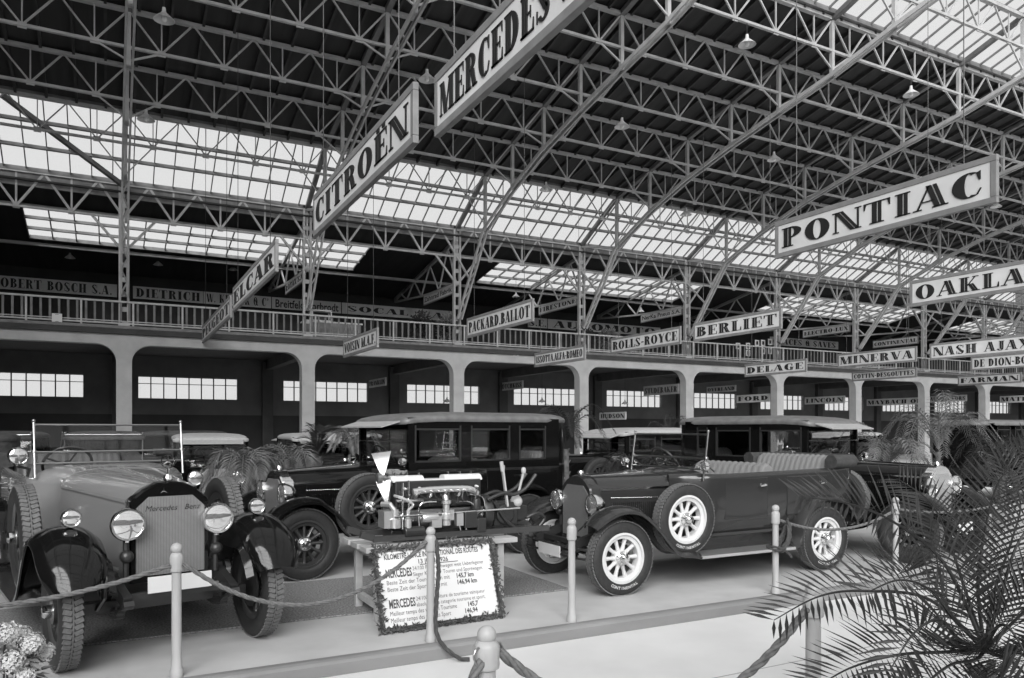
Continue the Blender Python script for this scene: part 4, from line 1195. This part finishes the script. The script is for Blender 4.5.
# ---- ropes
def resample(pts, step):
    pts = [V(p) for p in smooth_path([tuple(p) for p in pts], 10)]
    out = [pts[0]]; acc = 0
    for p, q in zip(pts, pts[1:]):
        L = (q - p).length; pos = step - acc
        while pos <= L and L > 1e-9: out.append(p + (q - p) * (pos / L)); pos += step
        acc = (acc + L) % step
    return out
def rope(pts, r, label, mt=ROPE, group='barrier ropes'):
    c = resample(pts, r * .9); m = MB()
    for k in range(3):
        path = []
        for i, p in enumerate(c):
            a = c[max(0, i - 1)]; b = c[min(len(c) - 1, i + 1)]; t = (b - a).normalized()
            u = t.cross(V((0, 0, 1))); u = u.normalized() if u.length > .01 else V((1, 0, 0)); w = t.cross(u)
            ph = i * .9 / 4.2 * 2.2 + 2 * PI * k / 3
            path.append(p + (u * cos(ph) + w * sin(ph)) * r * .5)
        m.tube(path, r * .58, 6)
    o = m.build('rope', mt, None, True, angle=80); tag(o, label, 'rope', group); return o
def at_d(px, py, d):
    xr = (px - 512) / F * d
    return V((FX * d + FY * xr, FY * d - FX * xr, H0 - (py - 430) * d / F))
def sag(p, q, s, n=7):
    p, q = V(p), V(q); return [p + (q - p) * (i / n) - V((0, 0, s * 4 * (i / n) * (1 - i / n))) for i in range(n + 1)]
zt = .80
rope(sag((-1.75, 5.86, .76), (PX[0] - .04, 5.85, zt), .16), .017, 'rope from the left edge to the post before the grey touring car')
rope(sag((PX[0] + .04, 5.85, zt), (PX[1] - .04, 5.85, .84), .40), .017, 'sagging rope between the grey touring car and the notice board')
rope([(PX[1] + .035, 5.85, .84), (PX[1] + .05, 5.83, .6), (PX[1] + .02, 5.80, .35), (PX[1] + .0, 5.76, .12), (PX[1] + .04, 5.69, -.0), (PX[1] + .14, 5.62, -.09), (PX[1] + .22, 5.58, -.10)], .018, 'dark loose rope hanging from the post before the notice board', DARKROPE)
rope(sag((PX[3] + .04, 5.85, .78), (PX[4] - .04, 5.85, .80), .16), .016, 'rope from the coiled post to the post under the palm fronds')
rope(sag((PX[4] + .04, 5.85, .80), (10.9, 5.85, .84), .10), .016, 'rope from the frond covered post towards the right edge')
cp = []
for i in range(60):
    a = i * .62; f = i / 59
    cp.append((PX[3] + .075 + .055 * cos(a) + .02 * sin(i * 1.7), 5.83 + .05 * sin(a), .80 - .30 * abs(sin(i * .31)) - .05 * f))
for i in range(26):
    a = 2 * PI * i / 12; cp.append((PX[3] + .0 + .085 * cos(a), 5.88 + .085 * sin(a), .49 - .02 * sin(i * .7)))
cp += [(PX[3] + .12, 5.80, .42), (PX[3] + .13, 5.78, .38)]
rope(cp, .013, 'coil of rope looped round a post beside the rear wheel', DARKROPE)
rope(sag((1.53, 3.19, .68), (.2, 3.0, .62), .55), .024, 'thick rope leaving the ball topped aisle post to the lower left')
rope(sag((1.63, 3.22, .70), (3.70, 3.2, .68), .46, 12), .024, 'thick twisted rope between the two aisle posts')
for pts in ([(-.04, -.02, .85), (-.07, -.035, .855), (-.085, -.04, .82), (-.07, -.04, .785)], [(.04, -.02, .85), (.07, 0, .855), (.085, 0, .82), (.07, 0, .79)]):
    h = MB(); h.tube(smooth_path(pts, 4), .006, 6); h.build('hook', DULLMETAL, ballpost, True)

# ---- trestle table, engine, notice board
tb = thing('trestle_table', 'rough wooden trestle table carrying the display engine', 'table', (2.05, 6.62, 0))
m = MB(); m.box((.75, .11, .665), (1.54, .22, .05)); m.box((.75, .40, .665), (1.54, .22, .05)); m.box((.75, .69, .665), (1.54, .22, .05)); m.build('tabletop', TABLEWOOD, tb, bevel=.006)
for x in (.12, 1.36):
    for y in (.09, .72): m = MB(); m.box((x, y, .32), (.07, .07, .64)); m.build('leg', TABLEWOOD, tb, bevel=.004)
m = MB(); m.box((.12, .4, .60), (.06, .7, .07)); m.box((1.36, .4, .60), (.06, .7, .07)); m.box((.12, .4, .14), (.05, .66, .06)); m.box((1.36, .4, .14), (.05, .66, .06)); m.box((.75, .10, .13), (1.24, .04, .06))
m.bar((.17, .09, .28), (.46, .09, .08), .05, .05); m.build('stretcher', TABLEWOOD, tb)
ENG = thing('display_engine', 'polished motor car engine and gearbox displayed on a wooden trestle table', 'engine', (-.07, 7.0, .69))
GREYM = mat('cast_grey', .07, .4, .5)
m = MB()
for y in (-.20, .26):
    m.bar((2.22, y, .05), (4.1, y, .045), .04, .055); m.bar((2.22, y, .06), (2.10, y, .10), .05, .06)
m.build('frame_rail', GREYM, ENG)
m = MB(); secs = []
for x, w, z0, z1 in ((2.42, .10, .12, .26), (2.46, .15, .09, .30), (2.7, .16, .06, .31), (3.2, .16, .06, .31), (3.36, .17, .10, .31), (3.40, .13, .12, .28)):
    secs.append([(x, y * w / .5, z0 + (z1 - z0) * zz) for y, zz in ((-.5, .95), (-.5, .55), (-.34, .12), (-.2, 0), (.2, 0), (.34, .12), (.5, .55), (.5, .95))])
m.loft(secs); m.build('crankcase', DULLMETAL, ENG, True)
m = MB(); m.box((2.9, .02, .06), (.95, .26, .10)); m.box((3.2, -.19, .18), (.14, .10, .16)); m.lathe([(0, 0), (.05, 0), (.05, .2), (0, .2)], 14, T(2.52, -.2, .1) @ AXX); m.box((3.32, -.18, .12), (.1, .1, .14)); m.build('sump', DARKMETAL, ENG, bevel=.01)
m = MB(); m.box((2.92, 0, .44), (.90, .20, .26))
for i in range(6): m.box((2.55 + i * .15, -.105, .40), (.10, .02, .16))
m.build('cylinder_block', DARKMETAL, ENG, bevel=.012)
m = MB()
for xa, xb in ((2.44, 2.77), (2.99, 3.39)):
    secs = [[(x, .075 * cos(a), .575 + .045 * sin(a)) for a in [PI * k / 10 for k in range(11)]] for x in (xa, xb)]
    m.loft(secs)
m.box((2.92, 0, .57), (.94, .17, .02)); m.build('rocker_cover', WHITEMETAL, ENG, True, angle=40)
m = MB()
for x in (2.5, 2.62, 2.74, 3.05, 3.18, 3.30): m.lathe([(0, .62), (.012, .62), (.012, .645), (0, .65)], 8, T(x, 0, 0))
m.build('cover_nut', CHROME, ENG)
m = MB(); pts = [(2.62, -.17, .47), (2.8, -.175, .485), (3.05, -.175, .485), (3.22, -.17, .475), (3.30, -.15, .43)]
m.tube(smooth_path(pts, 4), .032, 10)
for x in (2.66, 2.81, 2.96, 3.11, 3.24): m.tube([(x, -.17, .475), (x, -.14, .43), (x, -.09, .42)], .024, 8)
m.build('exhaust_manifold', ALU, ENG, True)
m = MB(); m.lathe([(0, 0), (.045, 0), (.045, .05), (.06, .06), (.06, .11), (.035, .12), (.035, .20), (.05, .21), (.05, .24), (0, .25)], 16, T(2.95, -.20, .14)); m.tube([(2.95, -.20, .36), (2.95, -.17, .42)], .03, 10); m.box((2.99, -.21, .24), (.05, .07, .10)); m.build('carburettor', ALU, ENG, True)
m = MB(); m.lathe([(0, 0), (.045, 0), (.05, .01), (.05, .15), (.045, .16), (.02, .165), (.02, .19), (0, .19)], 18, T(2.70, -.19, .22) @ AXX); m.build('generator', ALU, ENG, True)
m = MB(); m.lathe([(0, 0), (.06, 0), (.06, .08), (.04, .10), (.04, .17), (0, .18)], 16, T(2.44, -.17, .14)); m.tube([(2.44, -.17, .30), (2.40, -.15, .36), (2.34, -.08, .36)], .025, 8); m.box((2.38, -.1, .22), (.10, .18, .16)); m.build('water_pump', ALU, ENG, True)
m = MB(); m.tube([(2.52, -.16, .12), (2.52, -.16, .56)], .012, 8); m.tube([(2.58, -.16, .12), (2.58, -.16, .58)], .010, 8); m.tube([(2.42, -.22, .25), (3.75, -.22, .27)], .010, 8); m.tube([(2.45, -.18, .39), (2.72, -.18, .39)], .018, 8)
m.tube(smooth_path([(2.68, -.2, .10), (2.66, -.21, .25), (2.70, -.2, .36), (2.85, -.19, .37)], 4), .009, 6)
m.tube(smooth_path([(3.05, -.2, .36), (3.2, -.22, .35), (3.26, -.2, .25), (3.22, -.18, .12)], 4), .009, 6)
m.tube(smooth_path([(3.2, -.18, .42), (3.33, -.2, .40), (3.36, -.2, .30), (3.30, -.2, .22)], 4), .008, 6)
m.tube([(3.1, -.2, .08), (3.06, -.2, .24)], .010, 6); m.tube([(3.16, -.2, .08), (3.14, -.2, .24)], .010, 6)
m.build('pipework', CHROME, ENG, True)
for i in range(6):
    m = MB(); x = 2.55 + i * .15; m.lathe([(0, 0), (.014, 0), (.014, .03), (.009, .035), (.009, .06), (0, .065)], 8, T(x, -.12, .50) @ R(PI / 2, 'X')); m.build('spark_plug', WHITEMETAL, ENG, True)
m = MB()
for i in range(6): m.tube(smooth_path([(2.55 + i * .15, -.18, .50), (2.6 + i * .13, -.21, .42 - .01 * i), (3.25, -.2, .34)], 4), .005, 5)
m.lathe([(0, 0), (.045, 0), (.05, .05), (.04, .10), (0, .11)], 14, T(3.27, -.2, .28)); m.build('ignition_wire', DARKMETAL, ENG, True)
m = MB()
for i in range(9): m.lathe([(0, 0), (.010, 0), (.010, .012), (0, .014)], 6, T(2.66 + i * .07, -.215, .475) @ R(PI / 2, 'X'))
for i in range(12): m.lathe([(0, 0), (.009, 0), (.009, .012), (0, .014)], 6, T(2.46 + i * .08, -.165, .20 + .02 * (i % 2)) @ R(PI / 2, 'X'))
m.build('bolt', CHROME, ENG)
m = MB(); m.lathe([(0, 0), (.035, 0), (.035, .12), (.02, .13), (.02, .2), (0, .2)], 12, T(2.56, -.2, .1)); m.tube(smooth_path([(2.56, -.2, .3), (2.6, -.22, .36), (2.5, -.2, .42), (2.44, -.15, .44)], 4), .014, 8); m.box((2.84, -.2, .17), (.10, .07, .09)); m.box((3.08, -.21, .19), (.07, .06, .12)); m.build('oil_filter', ALU, ENG, True)
m = MB(); hub = T(2.38, 0, .60) @ AXX
m.lathe([(0, -.06), (.05, -.06), (.05, -.02), (.03, -.01), (.03, .03), (0, .035)], 16, hub); m.tube([(2.38, 0, .60), (2.5, 0, .52)], .02, 8); m.bar((2.40, 0, .2), (2.42, 0, .6), .05, .07)
m.build('fan_hub', DULLMETAL, ENG, True)
for ang in (78, 243):
    m = MB(); a = rad(ang); secs = []
    for i in range(7):
        u = i / 6; rr_ = .03 + .22 * u; w = (.03 + .17 * u) if ang < 90 else .14 - .11 * u; tw_ = rad(72 - 20 * u) * (1 if ang < 90 else -1)
        c = V((0, rr_ * cos(a), rr_ * sin(a))); e = V((sin(tw_), -sin(a) * cos(tw_), cos(a) * cos(tw_))); nn = V((cos(tw_), sin(a) * sin(tw_), -cos(a) * sin(tw_))) * .004
        secs.append([V((2.38, 0, .60)) + c + e * (w / 2) * s1 + nn * s2 for s1, s2 in ((-1, -1), (1, -1), (1, 1), (-1, 1))])
    m.loft(secs); m.build('fan_blade', DULLMETAL, ENG, True, angle=40)
m = MB(); m.lathe([(0, 0), (.17, 0), (.18, .02), (.18, .09), (.15, .12), (0, .12)], 28, T(3.40, .02, .22) @ AXX); m.build('flywheel', DARKMETAL, ENG, True)
m = MB(); m.box((3.66, .02, .20), (.28, .22, .24)); m.lathe([(0, 0), (.10, 0), (.10, .03), (0, .04)], 20, T(3.64, -.09, .2) @ R(PI / 2, 'X')); m.box((3.86, .02, .2), (.14, .15, .15)); m.build('gearbox', DARKMETAL, ENG, True, bevel=.01)
m = MB(); m.ball((3.80, -.05, .32), .065, 16, 10); m.tube([(3.80, -.05, .32), (3.87, -.08, .62)], .013, 8); m.lathe([(0, 0), (.02, 0), (.026, .02), (.026, .04), (.018, .06), (0, .065)], 12, T(3.87, -.08, .61)); m.build('gear_lever', STEEL, ENG, True)
m = MB(); m.bar((3.66, -.12, .28), (3.60, -.13, .66), .035, .018); m.tube([(3.60, -.13, .64), (3.585, -.13, .74)], .02, 10); m.tube([(3.62, -.11, .56), (3.63, -.11, .70)], .007, 6); m.build('brake_lever', STEEL, ENG, True)
m = MB()
for y in (-.14, .06): m.tube(smooth_path([(3.42, y, .36), (3.60, y, .42), (3.72, y, .40), (3.86, y, .46), (3.98, y, .60)], 4), .02, 8); m.tube(smooth_path([(3.5, y, .34), (3.62, y, .16), (3.74, y, .06), (3.95, y, .04)], 4), .022, 8)
m.tube(smooth_path([(3.86, -.16, .16), (3.98, -.17, .2), (4.08, -.15, .14), (4.0, -.15, .04)], 4), .018, 8); m.build('pedal_linkage', DARKMETAL, ENG, True)

nb = thing('notice_board', 'white lettered notice board edged with a leaf garland leaning on the trestle table', 'notice board', (2.06, 6.27, .015), rad(2.5))
lean = math.atan2(.22, .68); Rx = R(-lean, 'X')
BW, BH = 1.18, .71
m = MB(); m.box((BW / 2, 0, BH / 2), (BW - .06, .02, BH - .06)); m.xf(Rx); m.build('panel', CARD, nb)
lines = [('KILOMETRE LANCE INTERNATIONAL DES ROUTES', .09, .615, .066, .66, .002), ('13 JUIN 1926', .42, .555, .058, 1.0, .001),
         ('MERCEDES', .09, .455, .105, .52, .003), ('24/100 PS Tourenwagen weit Ueberlegener', .36, .500, .05, .86), ('Sieger Klasse der Touren und Sportwagen.', .36, .447, .05, .86),
         ('Beste Zeit der Tourenwagen mit', .09, .392, .055, .88), ('145,7 km', .80, .392, .058, .9, .002), ('Beste Zeit der Sportwagen mit', .09, .333, .055, .88), ('146,94 km', .80, .333, .058, .9, .002),
         ('MERCEDES', .09, .190, .105, .52, .003), ('24/100 CV voiture de tourisme vainqueur', .36, .232, .05, .86), ('absolu dans la categorie tourisme et sport,', .36, .180, .05, .84),
         ('Meilleur temps des voitures Tourisme', .09, .125, .055, .80), ('145,7', .88, .125, .058, .9, .002), ('Meilleur temps des voitures Sport', .09, .068, .055, .80), ('146,94', .84, .068, .058, .9, .002)]
lines = [(a[0], a[1] * .95) + (a[2],) + (a[3], a[4] * .95) + tuple(a[5:]) for a in lines]; m = plain_text(lines, .0115); m.bar((.42, -.0115, .545), (.80, -.0115, .545), .006, .002, (0, 1, 0)); m.xf(Rx); m.build('lettering', mat('notice_ink', .05, .7), nb)
m = MB()
def leaf(m, c, d, L, w, up):
    d = V(d).normalized(); s = d.cross(V(up)); s = s.normalized() if s.length > 1e-3 else V((1, 0, 0)); n = s.cross(d)
    c = V(c); m.add([c, c + d * L * .5 + s * w * .5 + n * w * .15, c + d * L, c + d * L * .5 - s * w * .5 + n * w * .15, c + d * L * .5], [(0, 4, 1), (1, 4, 2), (0, 3, 4), (3, 2, 4)])
per = [(0, 0), (BW, 0), (BW, BH), (0, BH), (0, 0)]
for (a, b) in zip(per, per[1:]):
    L = math.hypot(b[0] - a[0], b[1] - a[1]); kk = int(L * 330)
    for i in range(kk):
        u = random.random(); x = a[0] + (b[0] - a[0]) * u; z = a[1] + (b[1] - a[1]) * u
        th = random.random() * 2 * PI
        leaf(m, (x + random.gauss(0, .014), random.uniform(-.03, .0), z + random.gauss(0, .014)), (cos(th), random.uniform(-.6, .1), sin(th)), random.uniform(.03, .06), .016, (0, -1, .2))
m.xf(Rx); o = m.build('garland', LEAFD, nb); o['kind'] = 'stuff'
m = MB()
for (a, b) in zip(per, per[1:]): m.tube([(a[0], 0, a[1]), (b[0], 0, b[1])], .012, 6)
m.xf(Rx); m.build('garland_core', LEAFD, nb)

# ---- palms
def frond(m, pts, n=46, L=.26, w=.014, droop=.25, vee=.5, r0=.011, start=.12, face=None):
    c = [V(p) for p in smooth_path([tuple(p) for p in pts], 10)]
    m.tube(c, [r0 * (1 - .8 * i / (len(c) - 1)) for i in range(len(c))], 5)
    cl = [0]
    for p, q in zip(c, c[1:]): cl.append(cl[-1] + (q - p).length)
    for i in range(n):
        u = start + (1 - start) * i / (n - 1); s = u * cl[-1]
        k = max(j for j in range(len(cl) - 1) if cl[j] <= s + 1e-9); p = c[k] + (c[k + 1] - c[k]) * ((s - cl[k]) / max(1e-6, cl[k + 1] - cl[k]))
        t = (c[k + 1] - c[k]).normalized(); side = t.cross(V((0, 0, 1)) if face is None else V(face))
        side = side.normalized() if side.length > .05 else V((1, 0, 0)); up = side.cross(t)
        for sg in (-1, 1):
            q = .55 + .55 * (1 - abs(2 * (u - .45))) ; ll = L * max(.35, q) * random.uniform(.85, 1.1)
            fwd = .45 + .6 * u
            d = (side * sg + t * fwd + up * (vee + random.uniform(-.12, .12))).normalized()
            d2 = (d + V((0, 0, -droop))).normalized(); nn = d.cross(t).normalized(); bb = nn.cross(d)
            p1 = p + d * ll * .45; p2 = p1 + d2 * ll * .55; ww = w * random.uniform(.8, 1.15)
            m.add([p, p1 + bb * ww / 2, p1 + nn * ww * .25, p1 - bb * ww / 2, p2], [(0, 2, 1), (0, 3, 2), (1, 2, 4), (2, 3, 4)])
def palm(label, loc, fronds, potr=.2, poth=.34, leafm=LEAF, name='potted_palm', trunk=.2, group=None, **kw):
    t = thing(name, label, 'palm', loc, 0, group); l = V(loc)
    m = MB(); m.lathe([(0, 0), (potr * .72, 0), (potr * .98, poth * .9), (potr * 1.06, poth * .9), (potr * 1.06, poth), (potr * .9, poth), (potr * .88, poth * .88), (0, poth * .86)], 24); m.build('pot', POT, t, True)
    m = MB(); m.tube([(0, 0, poth * .8), (0, 0, poth + trunk)], [.07, .05], 10)
    for i in range(24):
        a = i * 2.4; z = poth + trunk * i / 24; m.bar((.04 * cos(a), .04 * sin(a), z - .02), (.085 * cos(a), .085 * sin(a), z + .06), .035, .012)
    m.build('trunk', noise_mat('palm_trunk', .06, .14, 14, .9), t)
    for f in fronds:
        m = MB(); frond(m, [V(p) - l for p in f], **kw); m.build('frond', leafm, t)
    return t
RT = at_d(985, 650, 3.8)
def fr_px(*tr):           # fronds described by picture points with depth, from the crown outwards
    return [RT] + [at_d(*q) for q in tr]
FR = [fr_px((946, 566, 3.8), (897, 524, 3.7), (850, 504, 3.6), (800, 497, 3.5)),
      fr_px((930, 600, 3.7), (866, 591, 3.55), (820, 596, 3.4), (774, 620, 3.3)),
      fr_px((946, 652, 3.6), (897, 655, 3.4), (850, 668, 3.25), (812, 690, 3.1)),
      fr_px((978, 590, 4.0), (985, 530, 4.1), (1000, 480, 4.2), (1035, 440, 4.3)),
      fr_px((1000, 600, 3.9), (1020, 540, 3.9), (1060, 500, 4.0), (1110, 480, 4.0)),
      fr_px((1005, 630, 3.7), (1040, 600, 3.6), (1080, 590, 3.5), (1130, 620, 3.4)),
      fr_px((965, 590, 4.1), (945, 530, 4.3), (928, 500, 4.5), (900, 480, 4.7)),
      fr_px((955, 620, 3.4), (930, 590, 3.2), (900, 580, 3.0), (868, 592, 2.9)),
      fr_px((960, 640, 3.4), (940, 620, 3.1), (915, 632, 2.9), (890, 670, 2.8)),
      fr_px((985, 650, 3.4), (1000, 625, 3.1), (1018, 640, 3.0), (1040, 690, 2.9)),
      fr_px((975, 660, 3.4), (950, 665, 3.2), (920, 690, 3.0), (890, 730, 2.9)),
      fr_px((995, 655, 3.5), (1010, 660, 3.3), (1030, 680, 3.1), (1060, 720, 3.0)),
      fr_px((995, 590, 4.2), (1012, 540, 4.4), (1020, 500, 4.6), (1000, 460, 4.8))]
palm('large feathery potted palm in the right foreground', (RT.x, RT.y, -.12), FR, .24, .42, LEAF, 'potted_palm', .26, None, n=36, L=.30, w=.016, droop=.10, vee=.22, face=(-.72, -.42, .62))
def ring_fronds(c, n, L, up, droop, seed, zc):
    rd = random.Random(seed); out = []
    for i in range(n):
        a = 2 * PI * i / n + rd.uniform(-.25, .25); e = rd.uniform(.5, 1.15) * up; l = L * rd.uniform(.8, 1.15)
        d = V((cos(a), sin(a), 0)); p0 = V((c[0], c[1], zc))
        out.append([p0, p0 + d * l * .22 + V((0, 0, e * l * .55)), p0 + d * l * .58 + V((0, 0, e * l * .72)), p0 + d * l * .95 + V((0, 0, e * l * .72 - droop * l))])
    return out
MP = 'potted palms between the stands'
def midpalm(px, y, z0, zc, label, n=13, fl=.9, up=1.0, fall=.45, seed=1, leafm=LEAF, **kw):
    x = ratio(px) * y; k = dict(n=26, L=.26, w=.022, droop=.6, vee=.2); k.update(kw)
    palm(label, (x, y, z0), ring_fronds((x, y), n, fl, up, fall, seed, zc), .17, .34, leafm, 'potted_palm', max(.1, zc - z0 - .40), MP, **k)
GL_ = noise_mat('grey_palm_leaf', .05, .13, 6, .45)
midpalm(246, 11.4, 0, 1.05, 'drooping grey palm beside the grey touring car, left of a matching palm', 16, .62, .8, .7, 3, GL_)
midpalm(292, 12.1, 0, 1.08, 'drooping palm close behind the bonnet of the limousine at the engine display', 16, .62, .8, .7, 4, GL_)
midpalm(318, 12.6, 0, 1.35, 'spiky palm against the second pillar', 9, .36, 1.6, .05, 5, LEAF, L=.2, droop=.05, w=.014)
midpalm(352, 12.4, 0, 1.35, 'small palm with arching pale fronds beside the sun visor near the second pillar', 7, .5, 1.3, .5, 6, GL_)
midpalm(640, 9.4, 0, .95, 'dark palm behind the windscreen of the white wheeled car', 13, .62, .9, .5, 7, LEAF)
midpalm(566, 12.2, 0, 1.45, 'palm arching up at the back of the limousine behind the engine display', 11, .85, 1.2, .5, 8, LEAF)
midpalm(888, 8.9, 0, 1.10, 'bushy palm behind the bonnet of the limousine facing the platform edge', 17, 1.0, .95, .55, 9, GL_)
midpalm(938, 9.9, 0, 1.35, 'tall palm with high arching fronds below the F to N sign', 14, 1.25, 1.15, .5, 10, GL_, L=.3)
midpalm(1002, 7.8, 0, 1.0, 'dark palm near the right edge behind the big foreground palm', 14, .9, .9, .6, 11, LEAF)
midpalm(780, 17.0, -.12, 1.35, 'thin palm below the F to D board', 9, .7, 1.3, .4, 12, GL_)
midpalm(668, 18.7, -.12, 1.4, 'thin palm behind the canvas topped car left of the fifth pillar', 9, .8, 1.2, .5, 13, LEAF)

# ---- hydrangea at the lower left
hy = thing('hydrangea', 'potted hydrangea with pale flower heads at the lower left edge', 'potted plant', (-.50, 5.02, -.12))
m = MB(); m.lathe([(0, 0), (.11, 0), (.15, .26), (.165, .26), (.165, .31), (.14, .31), (.13, .25), (0, .25)], 24); m.build('pot', POT, hy, True)
m = MB()
for i in range(14):
    a = i * 2.4; m.tube([(.03 * cos(a), .03 * sin(a), .25), (.12 * cos(a), .12 * sin(a), .55), (.19 * cos(a) * (i % 3 + 1) / 3, .19 * sin(a) * (i % 3 + 1) / 3, .68)], .006, 5)
m.build('stem', LEAFD, hy)
m = MB(); rd = random.Random(3)
for i in range(150):
    a = rd.uniform(0, 2 * PI); z = rd.uniform(.30, .62); r_ = rd.uniform(.05, .17)
    leaf(m, (r_ * cos(a), r_ * sin(a), z), (cos(a + rd.uniform(-.6, .6)), sin(a + rd.uniform(-.6, .6)), rd.uniform(-.6, .3)), rd.uniform(.07, .11), .05, (0, 0, 1))
m.build('foliage', LEAF2, hy)
for i, (x, y, z, r_) in enumerate([(.0, .0, .74, .07), (.12, -.05, .68, .065), (-.11, .05, .70, .065), (.05, .13, .69, .06), (.03, -.14, .62, .065), (.17, .06, .60, .055), (-.14, -.09, .61, .06), (.09, -.12, .53, .05)]):
    m = MB()
    for k in range(110):
        th = math.acos(1 - 1.7 * (k + .5) / 110); ph = k * 2.39996; d = V((sin(th) * cos(ph), sin(th) * sin(ph), cos(th)))
        c = V((x, y, z)) + d * r_ * rd.uniform(.7, 1.08); s1 = d.orthogonal().normalized(); s2 = d.cross(s1)
        for q in range(4):
            aa = q * PI / 2 + k; e = (s1 * cos(aa) + s2 * sin(aa)); f2 = (s1 * cos(aa + .75) + s2 * sin(aa + .75)); f3 = (s1 * cos(aa - .75) + s2 * sin(aa - .75))
            m.add([c, c + f3 * .008 + d * .006 * rd.random(), c + e * .013 + d * .008 * (rd.random() - .3), c + f2 * .008 + d * .006 * rd.random()], [(0, 1, 2, 3)])
    m.build('flower_head', PETAL, hy)

# ---- things on the gallery
def gal(px, y=31.0): return ratio(px) * y
c1 = thing('display_counter', 'pale topped display counter behind the gallery rail right of the second lattice post', 'counter', (gal(333), 31.2, ZDECK + .002))
m = MB(); m.box((0, 0, .42), (2.3, .6, .84)); m.build('body', noise_mat('counter', .20, .28, 4, .7), c1, bevel=.01); m = MB(); m.box((0, 0, .87), (2.4, .7, .06)); m.build('top', CARD, c1)
c2 = thing('showcase', 'small glazed showcase standing on the counter beside the second lattice post', 'showcase', (gal(322), 31.2, ZDECK + .902))
m = MB(); m.box((0, 0, .03), (.8, .4, .06)); m.box((0, 0, .45), (.8, .4, .06))
for sx in (-1, 1):
    for sy in (-1, 1): m.box((sx * .38, sy * .18, .24), (.04, .04, .4))
m.build('frame', CARD, c2); m = MB(); m.box((0, 0, .15), (.5, .2, .18)); m.build('exhibit', DARKMETAL, c2)
for i, px in enumerate((424, 450, 586, 612)):
    lab = ['round leafed shrub left of the third lattice post', 'bushy shrub touching the third lattice post', 'shrub on the gallery right of the fourth lattice post', 'low shrub on the gallery just left of the two R word sign'][i]
    s_ = thing('potted_shrub', lab, 'shrub', (gal(px), 31.3, ZDECK + .002), 0, 'potted shrubs on the gallery')
    m = MB(); m.lathe([(0, 0), (.2, 0), (.26, .4), (0, .4)], 16); m.build('pot', POT, s_, True)
    m = MB()
    for k in range(420):
        v = V((rd.gauss(0, 1), rd.gauss(0, 1), rd.gauss(0, 1))).normalized() * rd.uniform(.25, .55)
        leaf(m, (v.x, v.y, 1.05 + v.z * (1.15 if i < 2 else .8)), v + V((0, 0, .1)), .14, .08, (rd.random(), rd.random(), 1))
    m.build('foliage', LEAF2 if i % 2 else LEAFD, s_)
for i, (px, py) in enumerate(((738, 346), (748, 346), (757, 343), (763, 343), (770, 342), (763, 351), (770, 351), (748, 353))):
    p = at_y(px, py, 31.2); t = thing('picture_frame', 'small framed picture below the B to T sign, %s' % ['first from the left', 'second from the left', 'third from the left', 'left one of the upper pair', 'right one of the upper pair', 'left one of the lower pair', 'right one of the lower pair', 'lowest one'][i], 'picture', (p.x, p.y, p.z), 0, 'framed pictures on the gallery')
    m = MB(); m.box((0, 0, 0), (.30, .03, .34)); m.build('mount', CARD, t); m = MB(); m.box((0, -.018, 0), (.16, .01, .20)); m.build('picture', DARKMETAL, t)
    m = MB(); m.box((0, .05, -(p.z - ZDECK) / 2), (.05, .05, p.z - ZDECK)); m.build('stand', STEELD, t)

for px, py, sz, lab in ((57, 318, .30, 'blank white placard on the gallery rail left of the first lattice post'), (516, 353, .26, 'small white placard on the gallery rail below the full stop divided sign'), (572, 351, .24, 'white placard on the gallery rail above the crowded letters sign')):
    p = at_y(px, py, D0 - .23); t = thing('placard', lab, 'placard', p, 0, 'placards on the gallery rail')
    m = MB(); m.box((0, 0, 0), (sz, .02, sz)); m.build('board', CARD, t)
    m = MB()
    for z in (-1, 1): m.box((0, .02, z * sz * .4), (sz * .3, .06, .02))
    m.build('clip', DARKMETAL, t)
# ============================================================ LIGHT
sc = bpy.context.scene
w = bpy.data.worlds.new('sky'); sc.world = w; w.use_nodes = True
bg = w.node_tree.nodes['Background']; bg.inputs['Color'].default_value = (1, 1, 1, 1); bg.inputs['Strength'].default_value = SKY
sd = bpy.data.lights.new('overcast_sun', 'SUN'); sd.energy = SUN; sd.angle = rad(50)
so = bpy.data.objects.new('overcast_sun', sd); COL.objects.link(so)
so.rotation_euler = (rad(60), 0, rad(-30))
sc.view_settings.view_transform = 'Standard'; sc.view_settings.look = 'None'
sc.view_settings.exposure = EXPO; sc.view_settings.gamma = 1
sc.view_settings.use_curve_mapping = False
cy = sc.cycles
cy.max_bounces = 7; cy.diffuse_bounces = 4; cy.glossy_bounces = 3; cy.transparent_max_bounces = 16; cy.transmission_bounces = 4
cy.sample_clamp_indirect = 6; cy.caustics_reflective = False; cy.caustics_refractive = False
